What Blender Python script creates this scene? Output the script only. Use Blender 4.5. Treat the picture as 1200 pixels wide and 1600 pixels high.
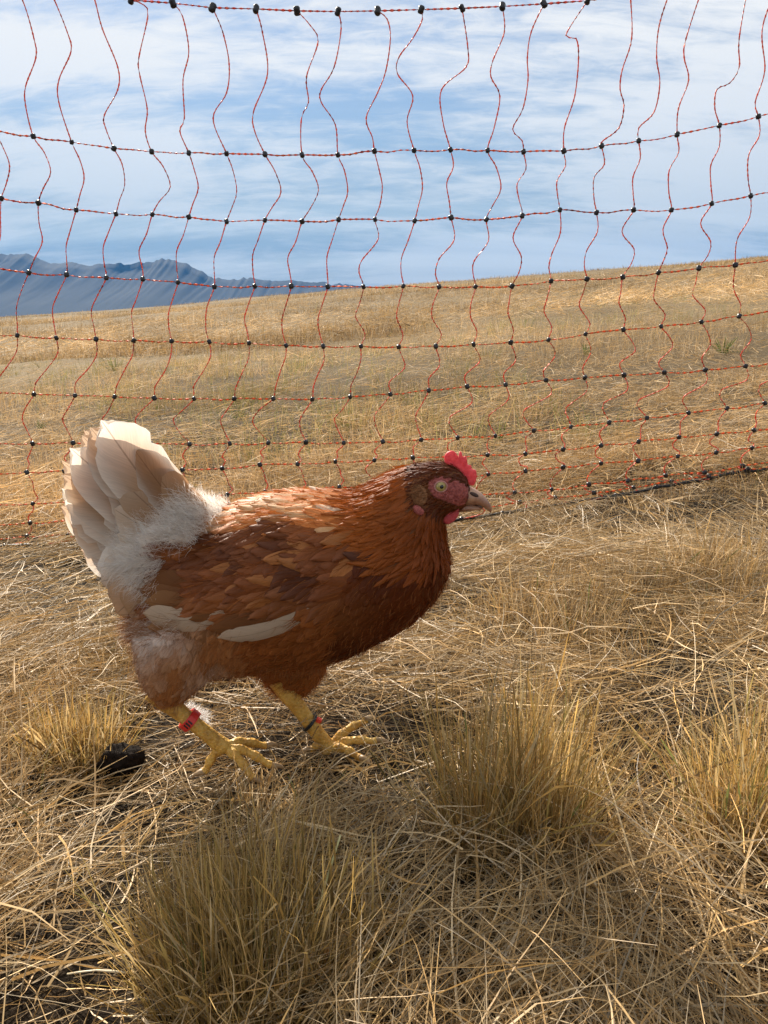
import bpy, bmesh, math, random
import numpy as np
from mathutils import Vector, Matrix
from mathutils.bvhtree import BVHTree
from mathutils.kdtree import KDTree

for o in list(bpy.data.objects):
    bpy.data.objects.remove(o)
scene = bpy.context.scene
C = scene.collection
R = math.radians
random.seed(7)
rng = np.random.default_rng(11)

# ------------------------------------------------------------------ camera
CAM_H, PITCH, FPX = 0.45, R(14.8), 1209.0
cam_d = bpy.data.cameras.new('camera')
cam = bpy.data.objects.new('camera', cam_d)
C.objects.link(cam)
cam.location = (0, 0, CAM_H)
cam.rotation_euler = (R(90) - PITCH, 0, 0)
cam_d.sensor_fit = 'VERTICAL'
cam_d.sensor_height = 24
cam_d.lens = 24 * FPX / 1600
cam_d.clip_start = 0.02
cam_d.clip_end = 60000
scene.camera = cam

# ------------------------------------------------------------------ light
SUN_EL, SUN_AZ = R(34), R(-25)          # azimuth measured from +Y towards +X
sun_dir = Vector((math.sin(SUN_AZ) * math.cos(SUN_EL), math.cos(SUN_AZ) * math.cos(SUN_EL), math.sin(SUN_EL)))
sd = bpy.data.lights.new('sun', 'SUN')
sd.energy = 5.0
sd.angle = R(0.6)
sd.color = (1.0, 0.90, 0.76)
sun = bpy.data.objects.new('sun', sd)
C.objects.link(sun)
sun.rotation_euler = sun_dir.to_track_quat('Z', 'Y').to_euler()

world = bpy.data.worlds.new('World')
scene.world = world
world.use_nodes = True
WN, WL = world.node_tree.nodes, world.node_tree.links
WN.clear()


def wn(t, **k):
    n = WN.new(t)
    for a, b in k.items():
        setattr(n, a, b)
    return n


def wmath(op, a, b=None, c=None):
    n = wn('ShaderNodeMath', operation=op)
    for i, v in enumerate((a, b, c)):
        if v is None:
            continue
        if isinstance(v, (int, float)):
            n.inputs[i].default_value = v
        else:
            WL.new(v, n.inputs[i])
    return n.outputs[0]


sky = wn('ShaderNodeTexSky', sky_type='NISHITA', sun_disc=False, sun_elevation=SUN_EL, sun_rotation=SUN_AZ)
sky.air_density = 1.0
sky.dust_density = 0.1
sky.ozone_density = 2.0
tc = wn('ShaderNodeTexCoord')
sep = wn('ShaderNodeSeparateXYZ')
WL.new(tc.outputs['Generated'], sep.inputs[0])
zz = wmath('ADD', wmath('MAXIMUM', sep.outputs[2], 0.0), 0.30)
cx = wmath('DIVIDE', sep.outputs[0], zz)
cy = wmath('DIVIDE', sep.outputs[1], zz)
comb = wn('ShaderNodeCombineXYZ')
WL.new(cx, comb.inputs[0])
WL.new(cy, comb.inputs[1])


def cloud_noise(rotz, scale, loc, nscale, detail, rough, dist):
    mp = wn('ShaderNodeMapping')
    mp.inputs['Rotation'].default_value = (0, 0, R(rotz))
    mp.inputs['Scale'].default_value = scale
    mp.inputs['Location'].default_value = loc
    WL.new(comb.outputs[0], mp.inputs[0])
    nz = wn('ShaderNodeTexNoise')
    nz.inputs['Scale'].default_value = nscale
    nz.inputs['Detail'].default_value = detail
    nz.inputs['Roughness'].default_value = rough
    nz.inputs['Distortion'].default_value = dist
    WL.new(mp.outputs[0], nz.inputs['Vector'])
    return nz.outputs[0]


big = cloud_noise(30, (0.8, 1.5, 1), (8.80, 2.66, 0), 1.0, 3, 0.5, 0.4)      # broad sheets
streak = cloud_noise(24, (0.9, 3.0, 1), (3.2, 1.0, 0), 1.6, 9, 0.62, 0.9)     # combed wisps
ripple = cloud_noise(-42, (2.0, 5.5, 1), (7.0, 4.0, 0), 4.0, 6, 0.62, 0.8)    # mackerel ripple
s = wmath('ADD', wmath('MULTIPLY', big, 1.25), wmath('MULTIPLY', streak, 0.85))
s = wmath('ADD', s, wmath('MULTIPLY', ripple, 0.42))
cl = wn('ShaderNodeMapRange', interpolation_type='SMOOTHSTEP')
WL.new(s, cl.inputs[0])
cl.inputs[1].default_value = 0.99
cl.inputs[2].default_value = 1.36
cl.inputs[3].default_value = 0.05
cl.inputs[4].default_value = 0.98
# low banks of blue-grey stratus all round the horizon, where one looks along under the sheets
lowb = cloud_noise(6, (0.12, 1.5, 1), (2.0, 8.0, 0), 1.7, 6, 0.6, 0.6)
hz = wn('ShaderNodeMapRange', interpolation_type='SMOOTHSTEP')
WL.new(sep.outputs[2], hz.inputs[0])
hz.inputs[1].default_value = 0.0
hz.inputs[2].default_value = 0.34
hz.inputs[3].default_value = 1.0
hz.inputs[4].default_value = 0.0
low = wmath('MULTIPLY', hz.outputs[0], 0.92)
up_ = wmath('SUBTRACT', 1.0, wmath('MULTIPLY', hz.outputs[0], 0.62))
mix0 = wn('ShaderNodeMix', data_type='RGBA')
WL.new(low, mix0.inputs[0])
WL.new(sky.outputs[0], mix0.inputs[6])
lowc = wn('ShaderNodeMix', data_type='RGBA')
lr = wn('ShaderNodeMapRange', interpolation_type='SMOOTHSTEP')
WL.new(lowb, lr.inputs[0])
lr.inputs[1].default_value = 0.42
lr.inputs[2].default_value = 0.66
WL.new(lr.outputs[0], lowc.inputs[0])
lowc.inputs[6].default_value = (2.3, 3.3, 4.4, 1)
lowc.inputs[7].default_value = (4.4, 5.2, 5.9, 1)
WL.new(lowc.outputs[2], mix0.inputs[7])
fac = wmath('MULTIPLY', cl.outputs[0], up_)
mix = wn('ShaderNodeMix', data_type='RGBA')
WL.new(fac, mix.inputs[0])
WL.new(mix0.outputs[2], mix.inputs[6])
SKY_STRENGTH = 0.050
mix.inputs[7].default_value = (9.4, 9.5, 9.5, 1)
bg = wn('ShaderNodeBackground')
bg.inputs[1].default_value = SKY_STRENGTH
WL.new(mix.outputs[2], bg.inputs[0])
wo = wn('ShaderNodeOutputWorld')
WL.new(bg.outputs[0], wo.inputs[0])

try:
    scene.cycles.max_bounces = 7
    scene.cycles.diffuse_bounces = 2
    scene.cycles.glossy_bounces = 2
    scene.cycles.transmission_bounces = 4
    scene.cycles.volume_bounces = 1
except Exception:
    pass
vs = scene.view_settings
vs.view_transform = 'Standard'
vs.look = 'None'
vs.exposure = 1.03
vs.gamma = 1.0
vs.use_curve_mapping = False


# ------------------------------------------------------------------ pixel helpers
CP, SP = math.cos(PITCH), math.sin(PITCH)


def ray(px, py):
    x, u = (px - 600) / FPX, (800 - py) / FPX
    return Vector((x, CP + u * SP, -SP + u * CP))


def P(px, py, Y):                        # point of that pixel on the upright plane y = Y
    d = ray(px, py)
    k = Y / d.y
    return Vector((d.x * k, Y, CAM_H + d.z * k))


def proj(p):                             # point -> photo pixel
    x, y, z = p[0], p[1], p[2] - CAM_H
    dep = y * CP - z * SP
    up = y * SP + z * CP
    return 600 + FPX * x / dep, 800 - FPX * up / dep


def smooth(a, b, t):
    t = np.clip((t - a) / (b - a), 0, 1)
    return t * t * (3 - 2 * t)


def _h(ix, iy):
    v = np.sin(ix * 127.1 + iy * 311.7) * 43758.5453
    return v - np.floor(v)


def vnoise(x, y):
    ix, iy = np.floor(x), np.floor(y)
    fx, fy = x - ix, y - iy
    fx, fy = fx * fx * (3 - 2 * fx), fy * fy * (3 - 2 * fy)
    a = _h(ix, iy) * (1 - fx) + _h(ix + 1, iy) * fx
    b = _h(ix, iy + 1) * (1 - fx) + _h(ix + 1, iy + 1) * fx
    return (a * (1 - fy) + b * fy) * 2 - 1


HEN_Y = 0.69
FENCE_Y = 1.66


CORD = [(-54, 856), (7, 853), (128, 849), (312, 844), (434, 838), (552, 829), (664, 818), (785, 802), (901, 784), (1026, 761), (1145, 739), (1206, 731)]
_c = [P(a, b, FENCE_Y) for a, b in CORD]
CORD_X, CORD_Z = np.array([p.x for p in _c]), np.array([p.z for p in _c])


def gz(x, y):
    """height of the ground"""
    x, y = np.asarray(x, float), np.asarray(y, float)
    cross = 0.03 + 0.05 * smooth(0.7, 1.7, y)
    xl = 95 * np.tanh(x / 95)
    z = cross * xl
    yy = np.maximum(y - 2.6, 0)
    z = z + 0.034 * 95 * np.tanh(yy / 95 * 1.02)
    r = np.hypot(x, y)
    band = smooth(0.95, 1.5, y) * (1 - smooth(1.75, 3.2, y)) * (1 - smooth(1.2, 2.6, np.abs(x)))
    z = z + band * (np.interp(x, CORD_X, CORD_Z) - 0.040 - 0.08 * x)
    near = smooth(0.0, 1.0, r)
    z = z + near * (0.012 * vnoise(x * 3.1 + 5, y * 3.1) + 0.008 * vnoise(x * 7.3, y * 7.3 + 9))
    z = z + 0.05 * vnoise(x * 0.55, y * 0.55 + 3) * smooth(2.2, 6, r) + 0.22 * vnoise(x * 0.09 + 8, y * 0.09) * smooth(10, 40, r)
    far = smooth(120, 900, r)
    return z * (1 - far) + (-42.0) * far


def G(px, py):                           # pixel -> ground point
    d = ray(px, py)
    k = 0.5
    for _ in range(60):
        p = d * k
        err = CAM_H + p.z - float(gz(p.x, p.y))
        k += err / (-d.z + 0.05) * 0.7
    p = d * k
    return Vector((p.x, p.y, float(gz(p.x, p.y))))


# ------------------------------------------------------------------ object helpers
def tag(o, label=None, cat=None, group=None, kind=None):
    if label:
        o['label'] = label
    if cat:
        o['category'] = cat
    if group:
        o['group'] = group
    if kind:
        o['kind'] = kind
    return o


def empty(name, loc):
    o = bpy.data.objects.new(name, None)
    o.empty_display_size = 0.05
    o.location = loc
    C.objects.link(o)
    return o


def mesh_obj(name, verts, faces, mat, parent=None, smooth_sh=True, col=None, uv=None, origin=None, link=True):
    me = bpy.data.meshes.new(name)
    vv = np.asarray(verts, float)
    if origin is not None:
        vv = vv - np.array(origin)[None, :]
    me.from_pydata(vv.tolist(), [], faces if isinstance(faces, list) else faces.tolist())
    if smooth_sh:
        me.polygons.foreach_set('use_smooth', [True] * len(me.polygons))
    if col is not None:
        a = me.color_attributes.new('Col', 'FLOAT_COLOR', 'POINT')
        cc = np.ones((len(vv), 4), np.float32)
        cc[:, :3] = col
        a.data.foreach_set('color', cc.ravel())
    if uv is not None:
        u = me.uv_layers.new(name='UVMap')
        li = np.empty(len(me.loops), np.int32)
        me.loops.foreach_get('vertex_index', li)
        u.data.foreach_set('uv', np.asarray(uv, np.float32)[li].ravel())
    if mat:
        me.materials.append(mat)
    me.update()
    o = bpy.data.objects.new(name, me)
    if link:
        C.objects.link(o)
    if parent is not None:
        o.parent = parent
    return o


class Mat:
    def __init__(s, name):
        s.m = bpy.data.materials.new(name)
        s.m.use_nodes = True
        s.N, s.L = s.m.node_tree.nodes, s.m.node_tree.links
        s.b = s.N['Principled BSDF']
        s.out = s.N['Material Output']

    def n(s, t, **k):
        x = s.N.new(t)
        for a, b in k.items():
            setattr(x, a, b)
        return x

    def math(s, op, a, b=None):
        x = s.n('ShaderNodeMath', operation=op)
        for i, v in enumerate((a, b)):
            if v is None:
                continue
            if isinstance(v, (int, float)):
                x.inputs[i].default_value = v
            else:
                s.L.new(v, x.inputs[i])
        return x.outputs[0]

    def noise(s, scale, detail=3, rough=0.5, vec=None, dist=0.0):
        x = s.n('ShaderNodeTexNoise')
        x.inputs['Scale'].default_value = scale
        x.inputs['Detail'].default_value = detail
        x.inputs['Roughness'].default_value = rough
        x.inputs['Distortion'].default_value = dist
        if vec is None:
            t = s.n('ShaderNodeTexCoord')
            vec = t.outputs['Object']
        s.L.new(vec, x.inputs['Vector'])
        return x.outputs[0]

    def ramp(s, f, stops):
        x = s.n('ShaderNodeValToRGB')
        e = x.color_ramp.elements
        while len(e) < len(stops):
            e.new(0.5)
        for i, (p, c) in enumerate(stops):
            e[i].position = p
            e[i].color = (*c, 1) if len(c) == 3 else c
        s.L.new(f, x.inputs[0])
        return x.outputs[0]

    def mixc(s, f, a, b, mode='MIX'):
        x = s.n('ShaderNodeMix', data_type='RGBA', blend_type=mode)
        for i, v in ((0, f), (6, a), (7, b)):
            if isinstance(v, (int, float)):
                x.inputs[i].default_value = v
            elif isinstance(v, tuple):
                x.inputs[i].default_value = (*v, 1)
            else:
                s.L.new(v, x.inputs[i])
        return x.outputs[2]

    def bump(s, h, strength, dist=0.001):
        x = s.n('ShaderNodeBump')
        x.inputs['Strength'].default_value = strength
        x.inputs['Distance'].default_value = dist
        s.L.new(h, x.inputs['Height'])
        s.L.new(x.outputs[0], s.b.inputs['Normal'])
        return x.outputs[0]

    def translucent(s, colour, fac):
        t = s.n('ShaderNodeBsdfTranslucent')
        s.L.new(colour, t.inputs[0])
        mx = s.n('ShaderNodeMixShader')
        mx.inputs[0].default_value = fac
        s.L.new(s.b.outputs[0], mx.inputs[1])
        s.L.new(t.outputs[0], mx.inputs[2])
        s.L.new(mx.outputs[0], s.out.inputs['Surface'])

    def base(s, c):
        if isinstance(c, tuple):
            s.b.inputs['Base Color'].default_value = (*c, 1)
        else:
            s.L.new(c, s.b.inputs['Base Color'])

    def rough(s, r, spec=0.5):
        s.b.inputs['Roughness'].default_value = r
        s.b.inputs['Specular IOR Level'].default_value = spec


def simple_mat(name, c1, c2, scale, rough=0.6, bump=0.3, bdist=0.001, spec=0.4, sss=0.0, trans=0.0):
    m = Mat(name)
    f = m.noise(scale, 4, 0.6)
    c = m.ramp(f, [(0.3, c1), (0.7, c2)])
    m.base(c)
    m.rough(rough, spec)
    if bump:
        m.bump(f, bump, bdist)
    if sss:
        m.b.inputs['Subsurface Weight'].default_value = sss
        m.b.inputs['Subsurface Radius'].default_value = (0.006, 0.002, 0.001)
        m.b.inputs['Subsurface Scale'].default_value = 1.0
    if trans:
        m.translucent(c, trans)
    return m.m


# straw: colour per blade from the mesh, with faint lengthwise mottling
def straw_mat(name, trans, rough=0.55, spec=0.25):
    m = Mat(name)
    a = m.n('ShaderNodeAttribute', attribute_name='Col')
    f = m.noise(90, 2, 0.5)
    oi = m.n('ShaderNodeObjectInfo')
    v = m.math('ADD', m.math('MULTIPLY', f, 0.5), m.math('MULTIPLY', oi.outputs['Random'], 0.25))
    hv = m.n('ShaderNodeHueSaturation')
    m.L.new(m.math('ADD', v, 0.62), hv.inputs['Value'])
    m.L.new(a.outputs['Color'], hv.inputs['Color'])
    m.base(hv.outputs[0])
    m.rough(rough, spec)
    m.translucent(hv.outputs[0], trans)
    return m.m


M_STRAW = straw_mat('dry_straw', 0.20, 0.5, 0.35)
M_STRAW_FAR = straw_mat('dry_straw_far', 0.3, 0.7, 0.15)

# ------------------------------------------------------------------ ground
mg = Mat('soil_and_litter')
tco = mg.n('ShaderNodeTexCoord').outputs['Object']
f1 = mg.noise(38, 6, 0.65, tco)
f2 = mg.noise(0.35, 4, 0.6, tco)
f3 = mg.noise(0.035, 3, 0.55, tco)
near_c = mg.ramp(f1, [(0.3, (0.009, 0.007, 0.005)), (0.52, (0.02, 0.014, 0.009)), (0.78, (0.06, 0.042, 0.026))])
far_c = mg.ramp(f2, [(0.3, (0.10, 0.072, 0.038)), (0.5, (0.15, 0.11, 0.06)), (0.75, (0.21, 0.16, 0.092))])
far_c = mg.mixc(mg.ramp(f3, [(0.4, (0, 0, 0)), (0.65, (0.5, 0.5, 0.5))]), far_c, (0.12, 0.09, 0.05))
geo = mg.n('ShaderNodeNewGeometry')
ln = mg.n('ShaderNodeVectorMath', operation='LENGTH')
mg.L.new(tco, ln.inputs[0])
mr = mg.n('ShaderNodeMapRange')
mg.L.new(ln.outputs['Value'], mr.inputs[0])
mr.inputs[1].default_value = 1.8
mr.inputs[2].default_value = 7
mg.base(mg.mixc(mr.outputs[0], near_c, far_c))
mg.rough(0.95, 0.1)
mg.bump(f1, 0.8, 0.01)

NA = 300
radii = np.concatenate([[0.0], np.geomspace(0.05, 3.0, 90), np.geomspace(3.1, 140, 110)[0:], np.geomspace(150, 5500, 40)])
ang = np.linspace(0, 2 * math.pi, NA, endpoint=False)
gx = np.concatenate([[0], (radii[1:, None] * np.cos(ang)[None]).ravel()])
gy = np.concatenate([[0], (radii[1:, None] * np.sin(ang)[None]).ravel()])
gv = np.stack([gx, gy, gz(gx, gy)], 1)
gf = [(0, 1 + i, 1 + (i + 1) % NA) for i in range(NA)]
for r_ in range(len(radii) - 2):
    a0, b0 = 1 + r_ * NA, 1 + (r_ + 1) * NA
    gf += [(a0 + i, b0 + i, b0 + (i + 1) % NA, a0 + (i + 1) % NA) for i in range(NA)]
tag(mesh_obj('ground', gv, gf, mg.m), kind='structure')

# ------------------------------------------------------------------ mountains
mm = Mat('mountain_rock')
g1 = mm.noise(0.004, 6, 0.6)
mm.base(mm.ramp(g1, [(0.3, (0.006, 0.010, 0.010)), (0.55, (0.011, 0.016, 0.015)), (0.75, (0.024, 0.027, 0.024))]))
mm.rough(0.95, 0.1)
ridge_px = [(-2600, 470), (-1900, 440), (-1400, 452), (-1000, 420), (-700, 432), (-400, 405), (-150, 412), (-60, 398), (0, 396), (22, 394), (40, 395), (55, 402), (80, 412), (100, 409), (130, 413), (165, 411), (200, 412),
            (240, 410), (252, 404), (264, 404), (284, 411), (300, 417), (316, 424), (332, 433), (350, 436), (380, 434), (400, 437), (425, 440), (455, 436),
            (490, 441), (520, 442), (560, 447), (620, 452), (800, 458), (1200, 462), (1800, 450), (2400, 440), (3200, 455)]
MY = 4300.0
rp = [P(a, b, MY) for a, b in ridge_px]
rx = np.array([p.x for p in rp])
rzv = np.array([p.z for p in rp])
x0_, x1_ = P(-80, 440, MY).x, P(700, 440, MY).x
xs = np.concatenate([np.linspace(rx[0], x0_, 90, endpoint=False), np.linspace(x0_, x1_, 420, endpoint=False), np.linspace(x1_, rx[-1], 90)])
ys = np.linspace(-1, 1, 25)
mv = []
for v in ys:
    for x in xs:
        top = np.interp(x, rx, rzv) + 42 + 9 * vnoise(x / 46.0, 2.5) + 5 * vnoise(x / 17.0, 6.5)
        n1 = vnoise(x / 240.0 + 3, v * 2.2 + 1)
        n2 = vnoise(x / 85.0, v * 5 + 7)
        prof = 1 - abs(v) ** 0.85
        terr = prof * top * (1 + (0.15 * n1 + 0.05 * n2) * min(1, abs(v) * 2.5) * (1 if v < 0 else 0.3))
        terr += (1 - abs(v)) * 5 * vnoise(x / 26.0, v * 9) * (1 if v else 0.6)
        Yp = MY + v * 1000 + 90 * vnoise(x / 340.0, 5.5) * (1 - abs(v)) * (1 if abs(v) > 0.01 else 0)
        mv.append((x, Yp, -44 + max(terr, 0)))
nx = len(xs)
mf = [(j * nx + i, j * nx + i + 1, (j + 1) * nx + i + 1, (j + 1) * nx + i) for j in range(len(ys) - 1) for i in range(nx - 1)]
tag(mesh_obj('mountains', mv, mf, mm.m), kind='structure')

# ------------------------------------------------------------------ haze
mh = bpy.data.materials.new('haze_air')
mh.use_nodes = True
mh.node_tree.nodes.clear()
pv = mh.node_tree.nodes.new('ShaderNodeVolumePrincipled')
pv.inputs['Color'].default_value = (0.10, 0.36, 0.85, 1)
pv.inputs['Density'].default_value = 0.00007
pv.inputs['Anisotropy'].default_value = 0.0
ho = mh.node_tree.nodes.new('ShaderNodeOutputMaterial')
mh.node_tree.links.new(pv.outputs[0], ho.inputs['Volume'])
hb = 5600.0
hv8 = [(x, y, z) for z in (-46, 420) for y in (-hb, hb) for x in (-hb, hb)]
hf = [(0, 2, 3, 1), (4, 5, 7, 6), (0, 1, 5, 4), (2, 6, 7, 3), (0, 4, 6, 2), (1, 3, 7, 5)]
hz_o = tag(mesh_obj('haze', hv8, hf, mh, smooth_sh=False), label='thin blue air over the far plain and mountains', cat='haze', kind='stuff')


# ------------------------------------------------------------------ blades (grass, down)
STRAW = np.array([(0.47, 0.33, 0.15), (0.53, 0.41, 0.23), (0.42, 0.27, 0.10), (0.44, 0.37, 0.26), (0.60, 0.50, 0.33), (0.34, 0.23, 0.10), (0.50, 0.33, 0.12)])
STRAW = STRAW * np.array((0.99, 0.915, 0.83)) * 0.96 + STRAW.mean(1, keepdims=True) * np.array((0.11, 0.095, 0.075))
STRAW_W = np.array([0.24, 0.2, 0.18, 0.12, 0.08, 0.08, 0.10])


def straw_cols(n, g, green=0.0, palette=None):
    pal = STRAW if palette is None else palette
    w = STRAW_W if palette is None else np.ones(len(pal)) / len(pal)
    c = pal[g.choice(len(pal), n, p=w / w.sum())]
    c = c * np.clip(g.normal(0.95, 0.30, (n, 1)), 0.30, 1.5)
    if green:
        k = g.random(n) < green
        c[k] = np.array((0.19, 0.20, 0.06)) * g.uniform(0.7, 1.3, (k.sum(), 1))
    return c


def blade_mesh(base, az, tilt, bend, length, width, cols, g, seg=4, kink=0.0, head=None, curl=0.0):
    """strips of seg quads; base (n,3), az heading, tilt from vertical at the root, bend added along the blade"""
    n = len(base)
    ks = seg + 1
    t = np.linspace(0, 1, ks)
    th = tilt[:, None] + bend[:, None] * t[None] + (g.normal(0, kink, (n, ks)) if kink else 0)
    aa = az[:, None] + (curl * g.normal(0, 1, (n, 1)) * t[None])
    d = np.stack([np.cos(aa) * np.sin(th), np.sin(aa) * np.sin(th), np.cos(th)], -1)
    step = (length / seg)[:, None, None]
    pts = base[:, None, :] + np.concatenate([np.zeros((n, 1, 3)), np.cumsum(d[:, :-1] * step, 1)], 1)
    s1 = np.stack([-np.sin(az), np.cos(az), np.zeros(n)], -1)
    dm = d[:, ks // 2]
    s2 = np.cross(dm, s1)
    ro = g.uniform(0, math.pi, n)
    side = s1 * np.cos(ro)[:, None] + s2 * np.sin(ro)[:, None]
    wp = np.clip(1.0 - 0.75 * t ** 2.2, 0.12, 1)
    w = width[:, None] * wp[None]
    if head is not None:
        w = w + head[:, None] * np.exp(-((t[None] - 0.86) / 0.10) ** 2)
    off = side[:, None, :] * w[..., None] * 0.5
    v = np.stack([pts - off, pts + off], 2).reshape(-1, 3)
    b = (np.arange(n) * ks * 2)[:, None] + (np.arange(seg) * 2)[None]
    f = np.stack([b, b + 1, b + 3, b + 2], -1).reshape(-1, 4)
    cc = np.repeat(cols, ks * 2, 0)
    return v, f, cc


def join(parts):
    vs_, fs_, cs_ = [], [], []
    o = 0
    for v, f, c in parts:
        vs_.append(v)
        fs_.append(f + o)
        cs_.append(c)
        o += len(v)
    return np.concatenate(vs_), np.concatenate(fs_), np.concatenate(cs_)


def fast_mesh(name, v, f, c, mat, parent=None, origin=None):
    """many strips at once, without python lists"""
    me = bpy.data.meshes.new(name)
    if origin is not None:
        v = v - np.array(origin)[None]
    nv, nf = len(v), len(f)
    me.vertices.add(nv)
    me.vertices.foreach_set('co', v.astype(np.float32).ravel())
    me.loops.add(nf * 4)
    me.loops.foreach_set('vertex_index', f.astype(np.int32).ravel())
    me.polygons.add(nf)
    me.polygons.foreach_set('loop_start', np.arange(0, nf * 4, 4, dtype=np.int32))
    me.polygons.foreach_set('use_smooth', np.ones(nf, bool))
    a = me.color_attributes.new('Col', 'FLOAT_COLOR', 'POINT')
    cc = np.ones((nv, 4), np.float32)
    cc[:, :3] = c
    a.data.foreach_set('color', cc.ravel())
    me.materials.append(mat)
    me.update(calc_edges=True)
    o = bpy.data.objects.new(name, me)
    C.objects.link(o)
    o.parent = parent
    return o


OLIVE = np.array([(0.36, 0.27, 0.09), (0.44, 0.32, 0.12), (0.24, 0.22, 0.07), (0.50, 0.38, 0.17), (0.30, 0.26, 0.09)])
GRASS = []


def wedge(n, y0, y1, k=0.62, m=0.5, power=1.0):
    """points in the strip y0..y1, wider with distance"""
    u = rng.random(n)
    if power == 1.0:
        y = y0 + (y1 - y0) * u
    else:                                   # denser close by
        e = 1 - power
        y = (y0 ** e + (y1 ** e - y0 ** e) * u) ** (1 / e)
    x = (rng.random(n) * 2 - 1) * (k * y + m)
    return x, y


def flow(x, y):                            # locally combed direction of the lying stems
    return 0.55 + 1.9 * vnoise(x * 1.9 + 4.2, y * 1.9 + 1.1) + 0.8 * vnoise(x * 5 + 1, y * 5)


_g = G(190, 1222)
FEET = [(_g.x, _g.y, 0.085), (-0.155, 0.62, 0.13), (-0.02, 0.66, 0.11), (-0.09, 0.63, 0.10)]


def trampled(x, y):                       # the hen has pressed the straw flat where she walks
    k = np.zeros(len(x))
    for fx, fy_, r in FEET:
        k = np.maximum(k, 1 - smooth(r * 0.5, r, np.hypot(x - fx, y - fy_)))
    return k


def lying(x, y, per, rad, wmed, hgt, seg=3, spread=0.65, lmin=0.05, lmax=0.19, fs=1.0, bright=1.0):
    m = len(x)
    x, y = np.repeat(x, per), np.repeat(y, per)
    tint = np.repeat(rng.uniform(0.82, 1.12, m), per)
    mnd = np.clip(0.5 + 0.75 * vnoise(x[::per] * 5.2 + 9, y[::per] * 5.2) + 0.35 * vnoise(x[::per] * 12 + 2, y[::per] * 12), 0, 1.3)
    lift = np.repeat((0.25 + 0.75 * rng.random(m)) * hgt * mnd * 1.5, per)
    az = flow(x * fs, y * fs) + rng.normal(0, spread, m * per)
    n = m * per
    r, a = rad * np.sqrt(rng.random(n)), rng.random(n) * 6.283
    L = rng.uniform(lmin, lmax, n)
    bx = x + r * np.cos(a) - np.cos(az) * L * 0.45
    by = y + r * np.sin(a) - np.sin(az) * L * 0.45
    base = np.stack([bx, by, gz(x + r * np.cos(a), y + r * np.sin(a)) + (lift + rng.uniform(-0.003, hgt, n) * 0.85) * (1 - 0.85 * trampled(bx, by))], -1)
    GRASS.append(blade_mesh(base, az, rng.uniform(1.2, 1.54, n) + 0.12 * trampled(bx, by), rng.normal(0.14, 0.18, n), L, rng.lognormal(math.log(wmed), 0.38, n),
                            straw_cols(n, rng) * tint[:, None] * bright, rng, seg, 0.11, None, 0.45))


def standing(x, y, per, rad, hmin, hmax, lean, wmed, seg=3, green=0.02, heads=0.12, palette=None, bendm=0.25, bright=1.0):
    m = len(x)
    tint = np.repeat(rng.uniform(0.8, 1.12, m), per)
    hs = np.repeat(rng.uniform(0.6, 1.1, m), per)
    x, y = np.repeat(x, per), np.repeat(y, per)
    n = m * per
    r, a = rad * np.sqrt(rng.random(n)), rng.random(n) * 6.283
    bx, by = x + r * np.cos(a), y + r * np.sin(a)
    base = np.stack([bx, by, gz(bx, by) - 0.006], -1)
    az = a + rng.normal(0, 0.9, n)
    tilt = np.abs(rng.normal(0, lean, n)) * (0.4 + 0.8 * r / rad)
    hd = np.where(rng.random(n) < heads, rng.uniform(1.0, 2.2, n) * wmed, 0) if seg > 3 else None
    GRASS.append(blade_mesh(base, az, tilt, rng.normal(bendm, 0.3, n), rng.uniform(hmin, hmax, n) * hs, rng.lognormal(math.log(wmed), 0.35, n),
                            straw_cols(n, rng, green, palette) * tint[:, None] * bright, rng, seg, 0.05, hd, 0.3))


# close mat of lying straw, with gaps that show the dark soil
x, y = wedge(3900, 0.14, 2.1, 0.60, 0.28)
gap = vnoise(x * 6.0 + 2, y * 6.0) + 0.7 * vnoise(x * 13, y * 13 + 4)
k = gap > -0.02
lying(x[k], y[k], 24, 0.075, 0.00076, 0.040, 4, 0.95, 0.03, 0.13)
x, y = wedge(900, 0.36, 2.1, 0.60, 0.28)
lying(x, y, 9, 0.12, 0.0010, 0.036, 4, 0.9, 0.04, 0.14, bright=1.35)
x, y = wedge(1000, 0.14, 1.9, 0.60, 0.25)
lying(x, y, 30, 0.09, 0.0007, 0.020, 3, 3.0, 0.015, 0.06, bright=1.1)          # chaff
# standing stems, in patches
x, y = wedge(2400, 0.3, 2.4, 0.60, 0.3)
den = vnoise(x * 2.6 + 1.7, y * 2.6 + 5.3) + 0.35 * vnoise(x * 8, y * 8)
k = (den > 0.10) & ~((y > 1.3) & (y < 1.72) & (den < 0.55)) & ~((np.abs(x + 0.10) < 0.22) & (y > 0.34) & (y < 0.95)) & ~((y < 0.55) & (np.abs(x) < 0.3))
standing(x[k], y[k], 26, 0.05, 0.03, 0.11, 0.55, 0.0008, 4)
NEAR_N = len(GRASS)
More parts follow.
